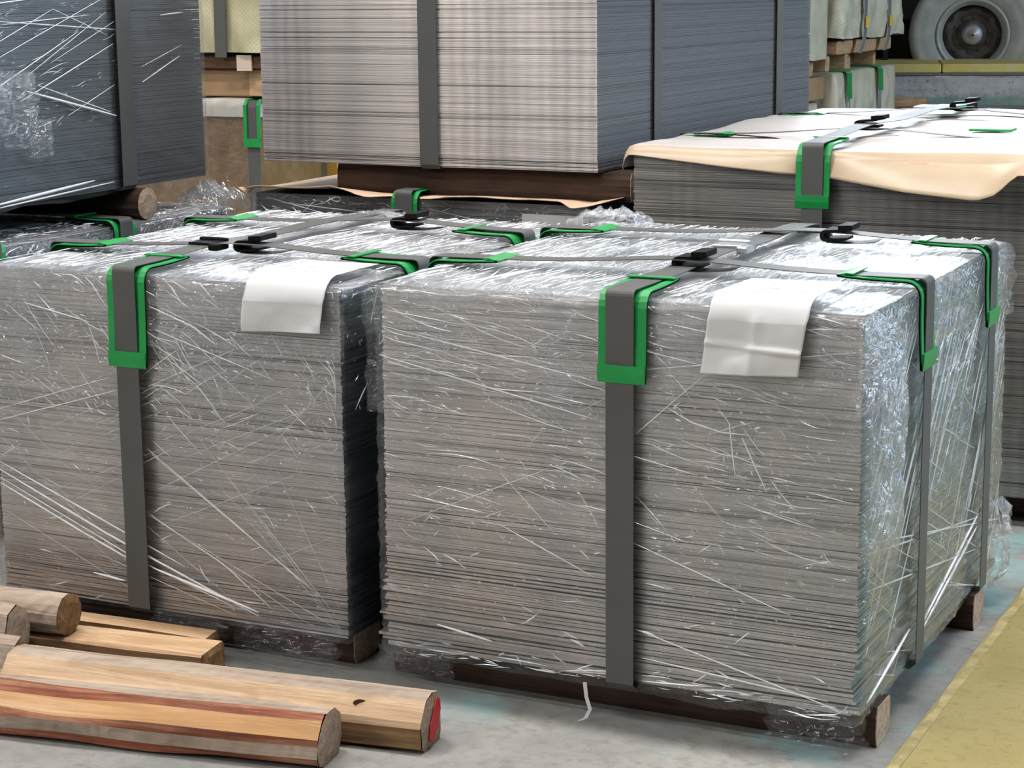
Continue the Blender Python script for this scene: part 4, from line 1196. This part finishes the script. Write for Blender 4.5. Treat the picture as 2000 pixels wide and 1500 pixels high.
for y in (13.32, 14.02):
    strap_thin(I3, -3.14, y, .560, 1.35, .12)
    v, f = ribbon([(-3.108, y, .76), (-3.108, y, .85)], (0, -1, 0), .075, .008); obj('yellow_tag', v, f, plain('yellow_tag', (.72, .50, .08), .6), I3, label='small yellow tag')
I4 = empty('hanging_wrap', (-3.25, 12.2, .55), 'flat cream wrapped panel standing before the upper cream package', 'panel')
wrapped_box(I4, 'paper_wrap', -4.6, -3.20, 12.05, 12.52, .555, 1.35, M['cream'], 36, res=.035, amp=.012, hem=.03)
BL = empty('timber_bearer', (-3.6, 12.3, .195), 'short timber post holding up the cream panel', 'timber')
v, f = box(-4.4, -3.32, 12.00, 12.15, .215, .55, .01); obj('beam', v, f, M['pallet'], BL)
fl2 = timber('timber_log', 'short pale log on the floor beside the cream packages', (-3.02, 14.90, 0), math.radians(14), .7, [(y, z, 0) for y, z, _ in roundp(.055, 10)], [M['pallet']], M['endgrey'], seed=33, jit=.006)

# ------------------------------------------------------------------ truck
q = np.array([-.43603848, .87810039, -.19700293]) + np.array([.89655439, .44280473, -.01068618]) * (1899 - 1000) / 3891.42 - np.array([-.07785029, .18128343, .98034466]) * (64 - 750) / 3891.42
wc = np.array([1.59488, -2.73768, 1.14248]) + q * 19.4
wc[2] = .612
truck = empty('truck', (wc[0], wc[1], 0), 'parked truck with a dusty grey rear wheel beyond the kerb', 'truck', rz=KZ)
RT = .608
def lathe(prof, nseg=64):
    """prof (r, d): radius, depth along local -y (towards the viewer); centre at z = RT"""
    V = []
    for k in range(nseg):
        a = 2 * math.pi * k / nseg
        for r, d in prof: V.append((r * math.cos(a), -d, RT + r * math.sin(a)))
    return V, grid_faces(nseg, len(prof), True)
wheel_v, wheel_f = lathe([(.330, -.26), (.52, -.28), (.585, -.24), (.606, -.12), (.608, .05), (.596, .105), (.565, .128), (.52, .137), (.512, .131), (.47, .137), (.42, .128), (.385, .110), (.352, .098), (.345, .085)], 72)
wh = obj('wheel', wheel_v, wheel_f, M['tyre'], truck, True, raw=True, label='dusty grey tyre and wheel')
v, f = lathe([(.350, .080), (.352, .108), (.342, .116), (.326, .113), (.314, .094), (.292, .070), (.284, .055), (.280, -.06)]); obj('rim', v, f, M['rim'], wh, True, raw=True, label='light grey steel rim')
v, f = lathe([(.283, -.06), (.262, -.035), (.215, -.03), (.19, -.045), (.15, -.055), (.14, -.03), (.10, -.025)]); obj('wheel_disc', v, f, M['rim_dark'], wh, True, raw=True, label='dirty dark wheel disc')
v, f = lathe([(.102, -.04), (.094, .055), (.070, .070), (.030, .075), (.022, .092), (.006, .094), (.0, .094)], 40); obj('hub', v, f, M['hub'], wh, True, raw=True, label='pale hub cap')
v, f = lathe([(.012, .0955), (.0, .0957)], 16); obj('hub_centre', v, f, M['black'], wh, raw=True)
for k in range(9):
    a = math.radians(104 + 40 * k)
    c = np.array((.256 * math.cos(a), .022, RT + .256 * math.sin(a))); tg = np.array((-math.sin(a), 0, math.cos(a))); rd = np.array((math.cos(a), 0, math.sin(a)))
    V = [c + tg * .040 * math.cos(t) + rd * .022 * math.sin(t) + np.array((0, yy_, 0)) for yy_ in (0, .02) for t in np.linspace(0, 2 * math.pi, 13)[:-1]]
    obj('hand_hole', V, [tuple(range(12))] + [(i, (i + 1) % 12, 12 + (i + 1) % 12, 12 + i) for i in range(12)], M['black'], wh, raw=True)
for k in range(10):
    a = math.radians(36 * k + 10)
    c = np.array((.168 * math.cos(a), .028, RT + .168 * math.sin(a)))
    V = [c + np.array((.014 * math.cos(t), yy_, .014 * math.sin(t))) for yy_ in (0, .022) for t in np.linspace(0, 2 * math.pi, 7)[:-1]]
    obj('wheel_nut', V, [tuple(range(6))] + [(i, (i + 1) % 6, 6 + (i + 1) % 6, 6 + i) for i in range(6)], M['rim_dark'], wh, raw=True)
parts = [box(-5, 6, .30, .42, .75, 1.0), box(-5, 6, 1.3, 1.42, .75, 1.0), box(-5, 6, .25, 2.0, 1.30, 1.6), box(-.12, .12, .25, 2.0, .5, .74), box(-.85, -.80, -.2, 1.9, .12, 1.3)]
V, F = join(parts); obj('chassis', V, F, M['black'], truck, raw=True, label='black chassis frame')
v, f = box(-5, 6, .62, 1.9, .12, 1.25); obj('underbody', v, f, M['black'], truck, raw=True)
v, f = box(-3.2, -.95, .05, .6, .25, .9, .06); obj('side_tank', v, f, M['black'], truck, raw=True)
v, f = box(-5, 6, .1, 2.0, 1.6, 3.4); obj('cargo_box', v, f, plain('truck_box_paint', (.25, .27, .30), .5), truck, raw=True)
